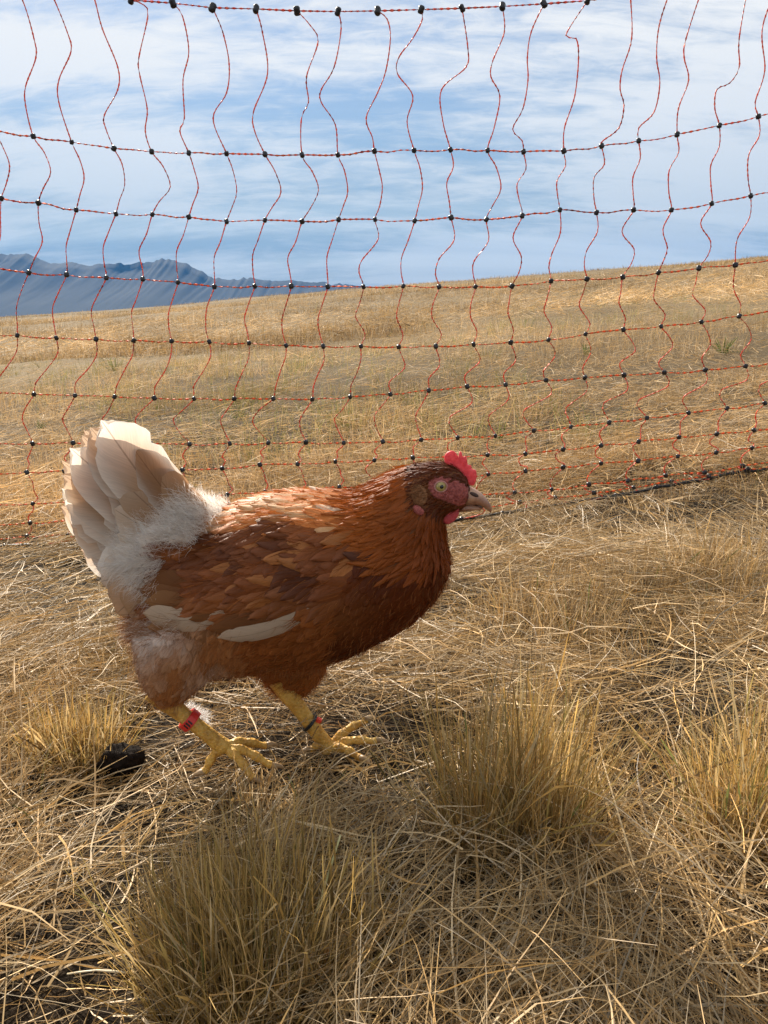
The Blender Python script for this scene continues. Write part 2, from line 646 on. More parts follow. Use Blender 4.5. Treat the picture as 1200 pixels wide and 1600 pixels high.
# field behind the fence
x, y = wedge(6000, 1.9, 9.0, 0.58, 0.5, 1.6)
k = vnoise(x * 1.3 + 3, y * 1.3) + 0.7 * vnoise(x * 3.7, y * 3.7 + 7) > -0.05
standing(x[k], y[k], 24, 0.10, 0.03, 0.13, 0.6, 0.0012, 2)
x, y = wedge(3600, 1.8, 10.0, 0.58, 0.5, 1.5)
lying(x, y, 20, 0.20, 0.0012, 0.05, 2, 1.4, 0.03, 0.11, 0.4, 1.08)
x, y = wedge(800, 2.4, 18.0, 0.58, 0.5, 1.4)
k = vnoise(x * 0.6 + 13, y * 0.6) > 0.15
standing(x[k], y[k], 30, 0.11, 0.05, 0.14, 0.45, 0.0020, 2, 0.22, 0, OLIVE)
x, y = wedge(5000, 8.0, 36.0, 0.58, 0.8, 1.6)
k = vnoise(x * 0.5 + 3, y * 0.35) + 0.7 * vnoise(x * 1.3, y * 1.1 + 7) > -0.1
standing(x[k], y[k], 18, 0.22, 0.06, 0.22, 0.6, 0.0045, 2)
x, y = wedge(2600, 8.0, 40.0, 0.58, 0.8, 1.6)
lying(x, y, 16, 0.4, 0.0040, 0.10, 1, 1.4, 0.08, 0.22, 0.2, 1.25)
x, y = wedge(8000, 30.0, 140.0, 0.58, 3.0, 1.6)
k = vnoise(x * 0.12 + 3, y * 0.12) + 0.6 * vnoise(x * 0.4, y * 0.4 + 7) > -0.35
standing(x[k], y[k], 12, 0.6, 0.08, 0.22, 0.6, 0.016, 1)
# beside and behind the camera, thinner
a = rng.random(1500) * 6.283
r = 0.45 + 5 * rng.random(1500) ** 0.8
x, y = r * np.cos(a), r * np.sin(a)
k = (y < 0.15) | (np.abs(x) > 0.6 * y + 0.35)
lying(x[k], y[k], 20, 0.2, 0.0026, 0.05, 2, 0.8, 0.08, 0.22, 0.4)

gv_, gf_, gc_ = join(GRASS[:NEAR_N] + GRASS[-1:])
fv_, ff_, fc_ = join(GRASS[NEAR_N:-1])
fc_ = fc_ * np.array((0.98, 0.98, 1.04)) * (0.88 + 0.36 * vnoise(fv_[:, 0] * 1.1, fv_[:, 1] * 1.1) + 0.26 * vnoise(fv_[:, 0] * 0.2 + 4, fv_[:, 1] * 0.2))[:, None]
tag(fast_mesh('field_grass', fv_, ff_, fc_, M_STRAW_FAR), 'short dry grass of the open field beyond the netting', 'grass', kind='stuff')
print('grass tris', len(gf_) * 2, len(ff_) * 2)
tag(fast_mesh('dry_grass', gv_, gf_, gc_, M_STRAW), 'sun-dried straw and loose stems on the ground around the hen', 'grass', kind='stuff')

#@@FENCE@@
# ------------------------------------------------------------------ electric netting
def cord_mat(name, cols, scale=260, rough=0.45):
    m = Mat(name)
    f = m.noise(scale, 2, 0.6)
    m.base(m.ramp(f, [(0.36, cols[0]), (0.5, cols[1]), (0.62, cols[2])]))
    m.rough(rough, 0.25)
    m.bump(f, 0.4, 0.0006)
    if cols[0][0] > 0.1:
        m.translucent(m.b.inputs['Base Color'].links[0].from_socket, 0.30)
    return m.m


M_CORD_H = cord_mat('orange_polywire', [(0.88, 0.125, 0.025), (0.94, 0.17, 0.04), (0.95, 0.28, 0.11)])
M_CORD_V = cord_mat('pink_orange_polywire', [(0.80, 0.09, 0.04), (0.90, 0.14, 0.07), (0.92, 0.42, 0.32)])
M_CORD_B = cord_mat('black_cord', [(0.008, 0.008, 0.009), (0.014, 0.014, 0.015), (0.03, 0.03, 0.032)])
M_KNOT = simple_mat('black_plastic_knot', (0.006, 0.006, 0.008), (0.016, 0.016, 0.02), 300, 0.35, 0.2, 0.0005, 0.5)


def catmull(pts, step):
    pts = [Vector(p) for p in pts]
    out = []
    n = len(pts)
    for i in range(n - 1):
        p0, p1, p2, p3 = pts[max(i - 1, 0)], pts[i], pts[i + 1], pts[min(i + 2, n - 1)]
        k = max(2, int((p2 - p1).length / step))
        for j in range(k):
            t = j / k
            out.append(0.5 * (2 * p1 + (p2 - p0) * t + (2 * p0 - 5 * p1 + 4 * p2 - p3) * t * t + (3 * p1 - p0 - 3 * p2 + p3) * t ** 3))
    out.append(pts[-1])
    return out


def tube(path, rad, sides=6, flat=1.0, twist=0.0, caps=True):
    """twisted cord of oval section; rad may be a list"""
    v, f = [], []
    up = Vector((0, 1, 0.02)).normalized()
    acc_t = 0.0
    n = len(path)
    for i, p in enumerate(path):
        d = (path[min(i + 1, n - 1)] - path[max(i - 1, 0)]).normalized()
        a = up.cross(d)
        if a.length < 1e-5:
            a = Vector((1, 0, 0)).cross(d)
        a.normalize()
        b = d.cross(a)
        r = rad[i] if isinstance(rad, (list, tuple, np.ndarray)) else rad
        if i:
            acc_t += (p - path[i - 1]).length * twist
        for s_ in range(sides):
            t = 6.28318 * s_ / sides
            cx_, cy_ = math.cos(t) * r, math.sin(t) * r * flat
            c2, s2 = cx_ * math.cos(acc_t) - cy_ * math.sin(acc_t), cx_ * math.sin(acc_t) + cy_ * math.cos(acc_t)
            v.append(p + a * c2 + b * s2)
        if i:
            o = (i - 1) * sides
            f += [(o + s_, o + (s_ + 1) % sides, o + sides + (s_ + 1) % sides, o + sides + s_) for s_ in range(sides)]
    if caps:
        f.append(tuple(range(sides))[::-1])
        f.append(tuple((n - 1) * sides + s_ for s_ in range(sides)))
    return [tuple(q) for q in v], f


FR = [  # the netting's knots, line by line from the top: first column number, then pixel pairs
    (0, [(12, -30), (75, -19), (140, -9), (205, 0), (270, 5), (332, 12), (400, 14), (464, 17), (528, 18), (590, 17), (658, 15), (722, 13), (785, 10), (850, 6), (918, 1), (985, -8), (1048, -17), (1100, -26), (1172, -38), (1228, -50)]),
    (-1, [(-9, 203), (52, 213), (112, 222), (178, 232), (237, 237), (295, 239), (354, 240), (414, 241), (472, 242), (528, 242), (585, 236), (647, 235), (704, 234), (762, 235), (818, 237), (881, 236), (940, 228), (998, 220), (1058, 210), (1124, 196), (1185, 182), (1246, 168)]),
    (-1, [(2, 310), (60, 317), (119, 328), (181, 334), (238, 335), (295, 339), (354, 346), (414, 344), (472, 346), (529, 343), (586, 343), (648, 345), (705, 340), (760, 343), (816, 337), (875, 328), (932, 332), (990, 328), (1049, 328), (1112, 318), (1173, 306), (1232, 294)]),
    (-1, [(-14, 418), (45, 426), (104, 429), (166, 434), (223, 436), (278, 441), (335, 448), (398, 447), (455, 447), (512, 448), (568, 448), (630, 447), (686, 448), (743, 448), (800, 447), (861, 439), (917, 436), (973, 433), (1029, 426), (1092, 419), (1149, 414), (1209, 405)]),
    (-1, [(-34, 521), (27, 524), (88, 528), (150, 530), (209, 532), (268, 533), (327, 534), (389, 536), (447, 540), (505, 541), (564, 541), (623, 542), (681, 541), (740, 538), (798, 535), (857, 531), (915, 522), (974, 515), (1033, 510), (1096, 503), (1155, 494), (1216, 484)]),
    (0, [(-10, 614), (53, 616), (117, 618), (179, 620), (241, 622), (303, 623), (366, 623), (427, 623), (488, 624), (547, 620), (610, 616), (670, 610), (730, 604), (790, 601), (853, 594), (914, 590), (975, 586), (1038, 582), (1102, 578), (1165, 572), (1228, 565)]),
    (0, [(-11, 694), (51, 693), (114, 692), (175, 693), (236, 693), (296, 694), (359, 693), (419, 692), (478, 691), (537, 692), (598, 690), (658, 687), (715, 684), (774, 681), (834, 673), (892, 667), (952, 660), (1011, 653), (1076, 645), (1136, 638), (1195, 630), (1256, 621)]),
    (0, [(-18, 740), (42, 738), (100, 736), (163, 736), (225, 735), (285, 734), (347, 732), (406, 726), (465, 725), (524, 721), (585, 719), (645, 715), (703, 713), (762, 711), (821, 709), (880, 702), (939, 696), (998, 690), (1061, 683), (1120, 678), (1178, 672), (1238, 664)]),
    (0, [(-10, 789), (51, 787), (110, 784), (172, 781), (234, 779), (295, 776), (355, 773), (414, 768), (472, 765), (530, 761), (588, 758), (646, 752), (705, 746), (763, 741), (821, 736), (880, 730), (939, 724), (997, 720), (1059, 713), (1119, 707), (1175, 700), (1236, 692)]),
    (0, [(-14, 820), (47, 817), (108, 813), (169, 811), (230, 808), (291, 806), (351, 802), (409, 799), (467, 796), (524, 792), (581, 789), (637, 784), (690, 779), (747, 774), (804, 770), (862, 765), (920, 757), (981, 751), (1040, 743), (1101, 738), (1160, 728), (1222, 720)]),
    (0, [(-18, 841), (42, 838), (105, 836), (166, 834), (228, 832), (288, 829), (349, 827), (408, 824), (466, 821), (524, 817), (582, 812), (639, 806), (694, 799), (751, 792), (812, 785), (868, 778), (928, 770), (990, 762), (1049, 752), (1108, 744), (1168, 733), (1228, 726)]),
    (0, [(-54, 856), (7, 853), (69, 850), (128, 849), (190, 848), (252, 846), (312, 844), (374, 841), (434, 838), (494, 834), (552, 829), (608, 824), (664, 818), (721, 811), (785, 802), (842, 792), (901, 784), (962, 774), (1026, 761), (1087, 751), (1145, 739), (1206, 731)]),
]
nodes = {}
NR = len(FR)
for r_, (c0, pl) in enumerate(FR):
    for i, (a, b) in enumerate(pl):
        nodes[(r_, c0 + i)] = (a, b)
TOP = {0: [(35, 0), (53, 60), (56, 90), (40, 135), (40, 165)], 1: [(85, 0), (105, 50), (111, 80), (92, 125), (92, 160)], 2: [(148, 0), (160, 45), (184, 105), (184, 140), (163, 180), (165, 200)],
       3: [(225, 8), (231, 25), (217, 90), (218, 115), (230, 170), (227, 205)], 4: [(285, 25), (295, 80), (286, 125), (288, 185), (281, 205)], 5: [(348, 50), (358, 100), (354, 145), (333, 185)],
       6: [(410, 50), (418, 115), (396, 175), (398, 205)], 7: [(485, 40), (497, 65), (479, 120), (482, 160), (471, 185)], 8: [(533, 45), (522, 105), (502, 140), (502, 160), (524, 195)],
       9: [(605, 30), (610, 60), (603, 110), (590, 145), (572, 185), (582, 215)], 10: [(660, 30), (645, 60), (623, 90), (621, 115), (645, 150), (636, 190)], 11: [(731, 75), (728, 105), (690, 140), (692, 190)],
       12: [(788, 50), (770, 95), (767, 120), (781, 150), (772, 200)], 13: [(830, 50), (824, 90), (825, 125), (817, 170), (801, 202), (816, 220)], 14: [(884, 55), (900, 60), (904, 90), (898, 150), (882, 200)],
       15: [(987, 60), (972, 110), (969, 140), (975, 165), (967, 200), (942, 220)], 16: [(1030, 40), (1026, 90), (1031, 130), (1022, 175), (998, 200)], 17: [(1072, 60), (1069, 90), (1076, 125), (1060, 170)],
       18: [(1155, 60), (1155, 105), (1140, 130), (1120, 140), (1117, 170)], 19: [(1192, 40), (1195, 110), (1180, 160)]}
# sideways sag (t, pixels) of the vertical strands between two lines: left part and right part of the net
WAVE = {1: ([(0.25, 14), (0.55, 22), (0.8, 10)], [(0.25, 5), (0.5, -9), (0.78, -5)]), 2: ([(0.3, -6), (0.55, -13), (0.8, -6)], [(0.3, 10), (0.6, -8), (0.8, -8)]),
        3: ([(0.3, -8), (0.55, -13), (0.8, -7)], [(0.3, -6), (0.5, -9), (0.8, 6)]), 4: ([(0.25, 8), (0.5, 4), (0.8, -4)], [(0.2, 10), (0.45, 15), (0.75, -6)]),
        5: ([(0.3, -16), (0.5, -24), (0.75, -14)], [(0.3, 12), (0.6, -20), (0.8, -14)]), 6: ([(0.3, -4), (0.5, -7), (0.75, 2)], [(0.3, -9), (0.6, -6), (0.8, 0)]),
        7: ([(0.3, 4), (0.6, 6), (0.8, 8)], [(0.3, -12), (0.6, -8), (0.8, 2)]), 8: ([(0.3, 4), (0.7, -5)], [(0.4, -11), (0.75, -9)]), 9: ([(0.5, 8)], [(0.3, -14), (0.7, -12)]),
        10: ([(0.35, 22), (0.65, 20)], [(0.3, 20), (0.65, 26)])}
fr = random.Random(5)
fo = P(600, 815, FENCE_Y)
fence = empty('electric_netting', fo)
tag(fence, 'orange electric poultry netting with black knots, strung across the field behind the hen', 'netting')


def fy(px, py):                           # the net hangs a little unevenly
    return FENCE_Y + 0.012 * math.sin(px * 0.011) + 0.008 * math.sin(py * 0.017 + px * 0.004)


def FP(px, py, dy=0.0):
    return P(px, py, fy(px, py) + dy) - fo


for r_, (c0, pl) in enumerate(FR):
    pts = []
    for i, (a, b) in enumerate(pl):
        pts.append(FP(a, b))
        if i < len(pl) - 1:
            a2, b2 = pl[i + 1]
            for t in (0.33, 0.66):
                w = 0 if r_ == 0 else (1.6 if r_ < 11 else 1.0)
                pts.append(FP(a + (a2 - a) * t, b + (b2 - b) * t + fr.uniform(-1, 1) * w + (0.8 if r_ else 0)))
    path = catmull(pts, 0.012)
    if r_ == NR - 1:
        v, f = tube(path, 0.0036, 6)
        mesh_obj('ground_cord', v, f, M_CORD_B, fence)
    else:
        v, f = tube(path, 0.0025 if r_ == 0 else 0.0023, 6, 0.66, 260)
        mesh_obj('horizontal_strand', v, f, M_CORD_H if r_ else M_CORD_V, fence)
for c in range(-1, 22):
    pts = []
    for r_ in range(NR):
        if (r_, c) not in nodes:
            continue
        a, b = nodes[(r_, c)]
        pts.append(FP(a, b, -0.001))
        if (r_ + 1, c) not in nodes:
            continue
        a2, b2 = nodes[(r_ + 1, c)]
        if r_ == 0 and c in TOP:
            for q in TOP[c]:
                pts.append(FP(*q, fr.uniform(-0.006, 0.006)))
            continue
        wl = WAVE.get(r_, ([(0.3, 12), (0.75, -12)],) * 2)
        amp = fr.uniform(0.55, 1.25)
        k = min(1, max(0, (a - 420) / 420 + fr.uniform(-0.35, 0.35)))
        w = wl[1] if k > 0.5 else wl[0]
        if r_ in (2,) and fr.random() < 0.25:
            amp = -amp
        for t, ox in w:
            pts.append(FP(a + (a2 - a) * t + ox * amp + fr.uniform(-1.5, 1.5), b + (b2 - b) * t + fr.uniform(-2.5, 2.5) * (r_ < 8), fr.uniform(-0.008, 0.006)))
    if len(pts) > 2:
        v, f = tube(catmull(pts, 0.008), 0.0018, 6, 0.66, 300)
        mesh_obj('vertical_strand', v, f, M_CORD_V, fence)

# one knot, shared: a squat moulded bead with a waist
bm = bmesh.new()
prof = [(0.0, -0.0052), (0.0034, -0.0049), (0.0054, -0.0030), (0.0050, -0.0005), (0.0050, 0.0006), (0.0054, 0.0031), (0.0034, 0.0049), (0.0, 0.0052)]
rings = []
for r0, z0 in prof:
    if r0 == 0:
        rings.append([bm.verts.new((0, 0, z0))])
    else:
        rings.append([bm.verts.new((r0 * math.cos(6.28318 * i / 8), r0 * 0.85 * math.sin(6.28318 * i / 8), z0)) for i in range(8)])
for A, B in zip(rings, rings[1:]):
    for i in range(8):
        q = [A[i % len(A)], A[(i + 1) % len(A)], B[(i + 1) % len(B)], B[i % len(B)]]
        u = []
        for vq in q:
            if vq not in u:
                u.append(vq)
        bm.faces.new(u)
bmesh.ops.recalc_face_normals(bm, faces=bm.faces)
kme = bpy.data.meshes.new('knot')
bm.to_mesh(kme)
bm.free()
kme.polygons.foreach_set('use_smooth', [True] * len(kme.polygons))
kme.materials.append(M_KNOT)
nk = 0
for (r_, c), (a, b) in nodes.items():
    if not (-8 < a < 1208 and -8 < b < 870):
        continue
    if 240 < a < 640 and b > 795:          # wholly behind the hen
        continue
    o = bpy.data.objects.new('knot', kme)
    C.objects.link(o)
    o.parent = fence
    o.location = FP(a, b, -0.001)
    o.rotation_euler = (fr.uniform(-0.4, 0.4), fr.uniform(-0.5, 0.5), fr.uniform(0, 3))
    sc = fr.uniform(0.9, 1.08) * (1.25 if r_ == 0 else 1.0)
    o.scale = (sc, sc, sc * (1.25 if r_ == 0 else 1))
    nk += 1
print('knots', nk)
#@@FENCE_END@@
#@@HEN@@
# ------------------------------------------------------------------ the hen
hr = random.Random(21)
hg = np.random.default_rng(31)
ho_ = P(470, 1190, HEN_Y)
hen_z = float(gz(ho_.x, HEN_Y))
HO = Vector((ho_.x, HEN_Y, hen_z))
hen = empty('hen', HO)
tag(hen, 'russet brown hen with white tail and red comb walking over dry grass', 'hen')


def H(px, py, w=0.0):                     # w: metres towards the camera from the hen's middle plane, pixel read on that plane
    return P(px, py, HEN_Y - w)


def HM(px, py, w=0.0):                    # pixel read on the middle plane, then moved sideways
    p = P(px, py, HEN_Y)
    p.y -= w
    return p


# -- materials
def feather_mat(name, trans, streak=0.5, rough=0.5, sheen=0.0, spec=0.22):
    m = Mat(name)
    a = m.n('ShaderNodeAttribute', attribute_name='Col')
    uv = m.n('ShaderNodeUVMap')
    sp = m.n('ShaderNodeSeparateXYZ')
    m.L.new(uv.outputs[0], sp.inputs[0])
    au = m.math('ABSOLUTE', m.math('SUBTRACT', m.math('FRACT', sp.outputs[0]), 0.5))
    barb = m.math('SUBTRACT', m.math('MULTIPLY', sp.outputs[1], 34.0), m.math('MULTIPLY', au, 26.0))
    cmb = m.n('ShaderNodeCombineXYZ')
    m.L.new(barb, cmb.inputs[0])
    m.L.new(m.math('MULTIPLY', m.math('FLOOR', sp.outputs[0]), 3.7), cmb.inputs[1])
    m.L.new(m.math('MULTIPLY', au, 2.0), cmb.inputs[2])
    f = m.noise(1.6, 4, 0.7, cmb.outputs[0])
    shaft = m.math('LESS_THAN', au, 0.012)
    val = m.math('ADD', m.math('MULTIPLY', f, streak * 2), 1.0 - streak)
    hv = m.n('ShaderNodeHueSaturation')
    m.L.new(a.outputs['Color'], hv.inputs['Color'])
    m.L.new(val, hv.inputs['Value'])
    col = m.mixc(m.math('MULTIPLY', shaft, 0.45), hv.outputs[0], (0.16, 0.07, 0.03))
    m.base(col)
    m.rough(rough, spec)
    m.b.inputs['Sheen Weight'].default_value = sheen
    m.b.inputs['Sheen Roughness'].default_value = 0.5
    m.bump(f, 0.35, 0.0006)
    m.translucent(col, trans)
    return m.m


def down_mat(name, trans=0.6):
    m = Mat(name)
    a = m.n('ShaderNodeAttribute', attribute_name='Col')
    m.base(a.outputs['Color'])
    m.rough(0.8, 0.1)
    m.translucent(a.outputs['Color'], trans)
    return m.m


M_FEATHER = feather_mat('contour_feather', 0.20, 0.58)
M_QUILL = feather_mat('quill_feather', 0.48, 0.26, 0.5, 0.0)
M_DOWN = down_mat('down')
M_DOWN2 = down_mat('barbs', 0.25)
M_SKINBODY = simple_mat('under_plumage', (0.10, 0.035, 0.012), (0.2, 0.075, 0.028), 60, 0.9, 0.3)
M_COMB = simple_mat('comb_skin', (0.60, 0.06, 0.075), (0.80, 0.16, 0.17), 320, 0.5, 0.5, 0.0008, 0.35, 0.25, 0.35)
M_FACE = simple_mat('face_skin', (0.16, 0.024, 0.02), (0.44, 0.12, 0.10), 420, 0.55, 1.0, 0.0022, 0.25, 0.1)
M_LOBE = simple_mat('ear_lobe', (0.15, 0.06, 0.022), (0.30, 0.14, 0.06), 300, 0.7, 0.7, 0.0009, 0.2)
M_BEAK = simple_mat('horn_beak', (0.22, 0.095, 0.06), (0.48, 0.27, 0.16), 70, 0.4, 0.2, 0.0006, 0.5, 0.1)
M_NOSTRIL = simple_mat('nostril', (0.05, 0.03, 0.025), (0.09, 0.05, 0.04), 200, 0.8, 0.2)
M_CLAW = simple_mat('claw_horn', (0.28, 0.17, 0.08), (0.45, 0.32, 0.18), 200, 0.4, 0.1)
M_IRIS = simple_mat('iris', (0.24, 0.18, 0.045), (0.40, 0.31, 0.10), 700, 0.12, 0.0, 0.001, 0.6)
M_PUPIL = simple_mat('pupil', (0.004, 0.004, 0.004), (0.006, 0.006, 0.006), 10, 0.08, 0.0, 0.001, 0.6)
M_LID = simple_mat('eyelid', (0.36, 0.15, 0.12), (0.48, 0.24, 0.20), 500, 0.6, 0.5, 0.0005)

ml = Mat('yellow_leg_scales')
vor = ml.n('ShaderNodeTexVoronoi')
vor.inputs['Scale'].default_value = 330
ml.L.new(ml.n('ShaderNodeTexCoord').outputs['Object'], vor.inputs['Vector'])
fl = ml.noise(70, 4, 0.6)
ml.base(ml.ramp(fl, [(0.28, (0.34, 0.17, 0.04)), (0.45, (0.60, 0.33, 0.06)), (0.62, (0.68, 0.42, 0.10)), (0.8, (0.70, 0.50, 0.20))]))
ml.rough(0.5, 0.4)
ml.bump(vor.outputs['Distance'], 0.9, 0.0012)
ml.b.inputs['Subsurface Weight'].default_value = 0.12
ml.b.inputs['Subsurface Radius'].default_value = (0.004, 0.002, 0.001)
M_LEG = ml.m


# -- body: lofts melted into one continuous surface
def loft(secs, n=20):
    """secs: (centre, half-axis u, half-axis v)"""
    v, f = [], []
    for c, u, w in secs:
        for i in range(n):
            t = 6.28318 * i / n
            v.append(c + u * math.cos(t) + w * math.sin(t))
    for k in range(len(secs) - 1):
        o = k * n
        f += [(o + i, o + (i + 1) % n, o + n + (i + 1) % n, o + n + i) for i in range(n)]
    a, b = len(v), len(v) + 1
    v += [secs[0][0].copy(), secs[-1][0].copy()]
    e = (len(secs) - 1) * n
    f += [(a, (i + 1) % n, i) for i in range(n)] + [(b, e + i, e + (i + 1) % n) for i in range(n)]
    return [tuple(q) for q in v], f


def vslice(px, top, bot, hw):
    a, b = HM(px, top), HM(px, bot)
    return ((a + b) / 2, (a - b) / 2, Vector((0, hw, 0)))


def cross_sec(p1, p2, hw, w=0.0):
    a, b = H(*p1, w), H(*p2, w)
    return ((a + b) / 2, (a - b) / 2, Vector((0, hw, 0)))


lofts = [
    loft([vslice(214, 915, 975, 0.018), vslice(224, 895, 995, 0.034), vslice(245, 868, 1022, 0.048), vslice(280, 842, 1040, 0.060), vslice(320, 815, 1044, 0.069), vslice(370, 790, 1040, 0.075), vslice(430, 775, 1036, 0.077),
          vslice(490, 771, 1030, 0.077), vslice(550, 774, 1012, 0.074), vslice(600, 778, 988, 0.068), vslice(645, 800, 960, 0.059), vslice(676, 828, 930, 0.044), vslice(691, 850, 905, 0.029), vslice(698, 868, 888, 0.014)], 28),
    loft([cross_sec((500, 800), (632, 965), 0.064), cross_sec((540, 776), (684, 900), 0.056), cross_sec((575, 762), (694, 855), 0.046), cross_sec((608, 743), (692, 826), 0.036), cross_sec((638, 729), (689, 806), 0.028),
          cross_sec((668, 722), (700, 802), 0.0235), cross_sec((690, 721), (712, 800), 0.0215), cross_sec((712, 728), (722, 796), 0.019), cross_sec((727, 742), (731, 789), 0.014), cross_sec((735, 757), (735, 782), 0.008)], 24),
    # near thigh (drumstick) and far thigh
    loft([cross_sec((330, 960), (215, 985), 0.034, 0.040), cross_sec((345, 1015), (216, 1018), 0.034, 0.042), cross_sec((328, 1052), (224, 1052), 0.028, 0.040), cross_sec((300, 1078), (238, 1080), 0.018, 0.036), cross_sec((282, 1092), (252, 1097), 0.010, 0.033)], 18),
    loft([cross_sec((520, 990), (400, 1000), 0.034, -0.03), cross_sec((510, 1035), (402, 1040), 0.03, -0.03), cross_sec((498, 1062), (420, 1066), 0.02, -0.027), cross_sec((476, 1082), (438, 1085), 0.011, -0.025)], 18),
    # stump that carries the tail
    loft([cross_sec((330, 800), (250, 930), 0.05), cross_sec((290, 790), (205, 880), 0.042), cross_sec((255, 785), (190, 850), 0.026), cross_sec((232, 790), (195, 828), 0.012)], 18),
]
bmv, bmf = [], []
for v, f in lofts:
    o = len(bmv)
    bmv += v
    bmf += [tuple(i + o for i in q) for q in f]
tmp = mesh_obj('tmp_body', bmv, bmf, None)
rm = tmp.modifiers.new('r', 'REMESH')
rm.mode = 'VOXEL'
rm.voxel_size = 0.0042
sm = tmp.modifiers.new('s', 'SMOOTH')
sm.factor = 0.6
sm.iterations = 10
bpy.context.view_layer.update()
dg = bpy.context.evaluated_depsgraph_get()
body_me = bpy.data.meshes.new_from_object(tmp.evaluated_get(dg))
bpy.data.objects.remove(tmp)
nvb = len(body_me.vertices)
bco = np.empty(nvb * 3, np.float32)
body_me.vertices.foreach_get('co', bco)
bco = bco.reshape(-1, 3).astype(float)
body_me.calc_loop_triangles()
btri = np.empty(len(body_me.loop_triangles) * 3, np.int32)
body_me.loop_triangles.foreach_get('vertices', btri)
btri = btri.reshape(-1, 3)
BVH = BVHTree.FromPolygons(bco.tolist(), btri.tolist())
body_me.vertices.foreach_set('co', (bco - np.array(HO)[None]).astype(np.float32).ravel())
body_me.polygons.foreach_set('use_smooth', [True] * len(body_me.polygons))
body_me.materials.clear()
body_me.materials.append(M_SKINBODY)
body_me.name = 'body'
body = bpy.data.objects.new('body', body_me)
C.objects.link(body)
body.parent = hen

Y0 = HEN_Y


def hpix(p):                              # photo pixel of a point, mirrored to the near flank
    q = Vector(p)
    if q.y > Y0:
        q.y = 2 * Y0 - q.y
    return proj(q)


def inpoly(x, y, poly):
    c = False
    j = len(poly) - 1
    for i in range(len(poly)):
        xi, yi = poly[i]
        xj, yj = poly[j]
        if (yi > y) != (yj > y) and x < (xj - xi) * (y - yi) / (yj - yi) + xi:
            c = not c
        j = i
    return c


WING = [(578, 868), (560, 835), (500, 822), (420, 812), (340, 838), (262, 868), (215, 900), (222, 935), (262, 958), (330, 975), (420, 975), (485, 955), (545, 925)]
FACE = [(667, 757), (673, 748), (686, 743), (702, 746), (720, 752), (734, 762), (738, 778), (731, 790), (716, 791), (703, 786), (691, 782), (679, 778), (670, 768)]
LOBE = [(644, 762), (652, 757), (662, 760), (668, 772), (665, 786), (656, 792), (646, 786), (642, 774)]


def nz3(x, y, z, k):
    return float(vnoise(np.array(x * k + z * k * 0.7), np.array(y * k - z * k * 0.5)))


def region(px, py):
    if (px - 695) ** 2 + (py - 757) ** 2 < 58 ** 2 and py < 806:
        return 'head'
    if inpoly(px, py, [(545, 772), (600, 730), (655, 700), (720, 740), (715, 815), (720, 850), (660, 905), (585, 890), (540, 830)]):
        return 'neck'
    if inpoly(px, py, WING):
        return 'wing'
    if px < 352 and py < 845 - (px - 210) * 0.25 or px < 245 and py < 905:
        return 'rump'
    if py < 835 and px < 570:
        return 'back'
    if px > 520:
        return 'breast'
    if px < 385 and py > 960:
        return 'thigh'
    return 'belly'


BR = {'head': (0.120, 0.030, 0.007), 'neck': (0.21, 0.055, 0.010), 'back': (0.52, 0.20, 0.055), 'wing': (0.150, 0.046, 0.011), 'breast': (0.135, 0.032, 0.006), 'belly': (0.31, 0.115, 0.034), 'thigh': (0.44, 0.215, 0.095), 'rump': (0.80, 0.73, 0.66)}  # light put into plumage tones: sunlit back lighter, shaded breast and wing darker
SPEC = {'head': (0.0036, 0.010, 0.0036, 0.13), 'neck': (0.0050, 0.026, 0.0058, 0.13), 'back': (0.0068, 0.032, 0.012, 0.12), 'wing': (0.0066, 0.034, 0.0125, 0.12), 'breast': (0.0070, 0.022, 0.012, 0.075),
        'belly': (0.0076, 0.026, 0.014, 0.13), 'thigh': (0.0068, 0.024, 0.012, 0.16), 'rump': (0.0060, 0.028, 0.009, 0.22)}     # spacing, length, width, lift


def direction(reg, px, py):
    if reg == 'head':
        return (-0.9, -0.35)
    if reg == 'neck':
        k = max(0, min(1, (px - (600 + (py - 735) * 0.35)) / 85))      # 0 nape, 1 throat
        return (-0.88 + 0.70 * k, -0.48 - 0.47 * k)
    if reg == 'back':
        return (-0.98, -0.12)
    if reg == 'wing':
        k = max(0, min(1, (px - 250) / 300))
        return (-0.96 + 0.1 * k, -0.20 - 0.18 * k)
    if reg == 'breast':
        k = max(0, min(1, (py - 850) / 160))
        return (-0.40 - 0.5 * k, -0.90 + 0.45 * k)
    if reg == 'thigh':
        return (-0.45, -0.88)
    if reg == 'rump':
        return (-0.72, 0.50)
    return (-0.88, -0.45)


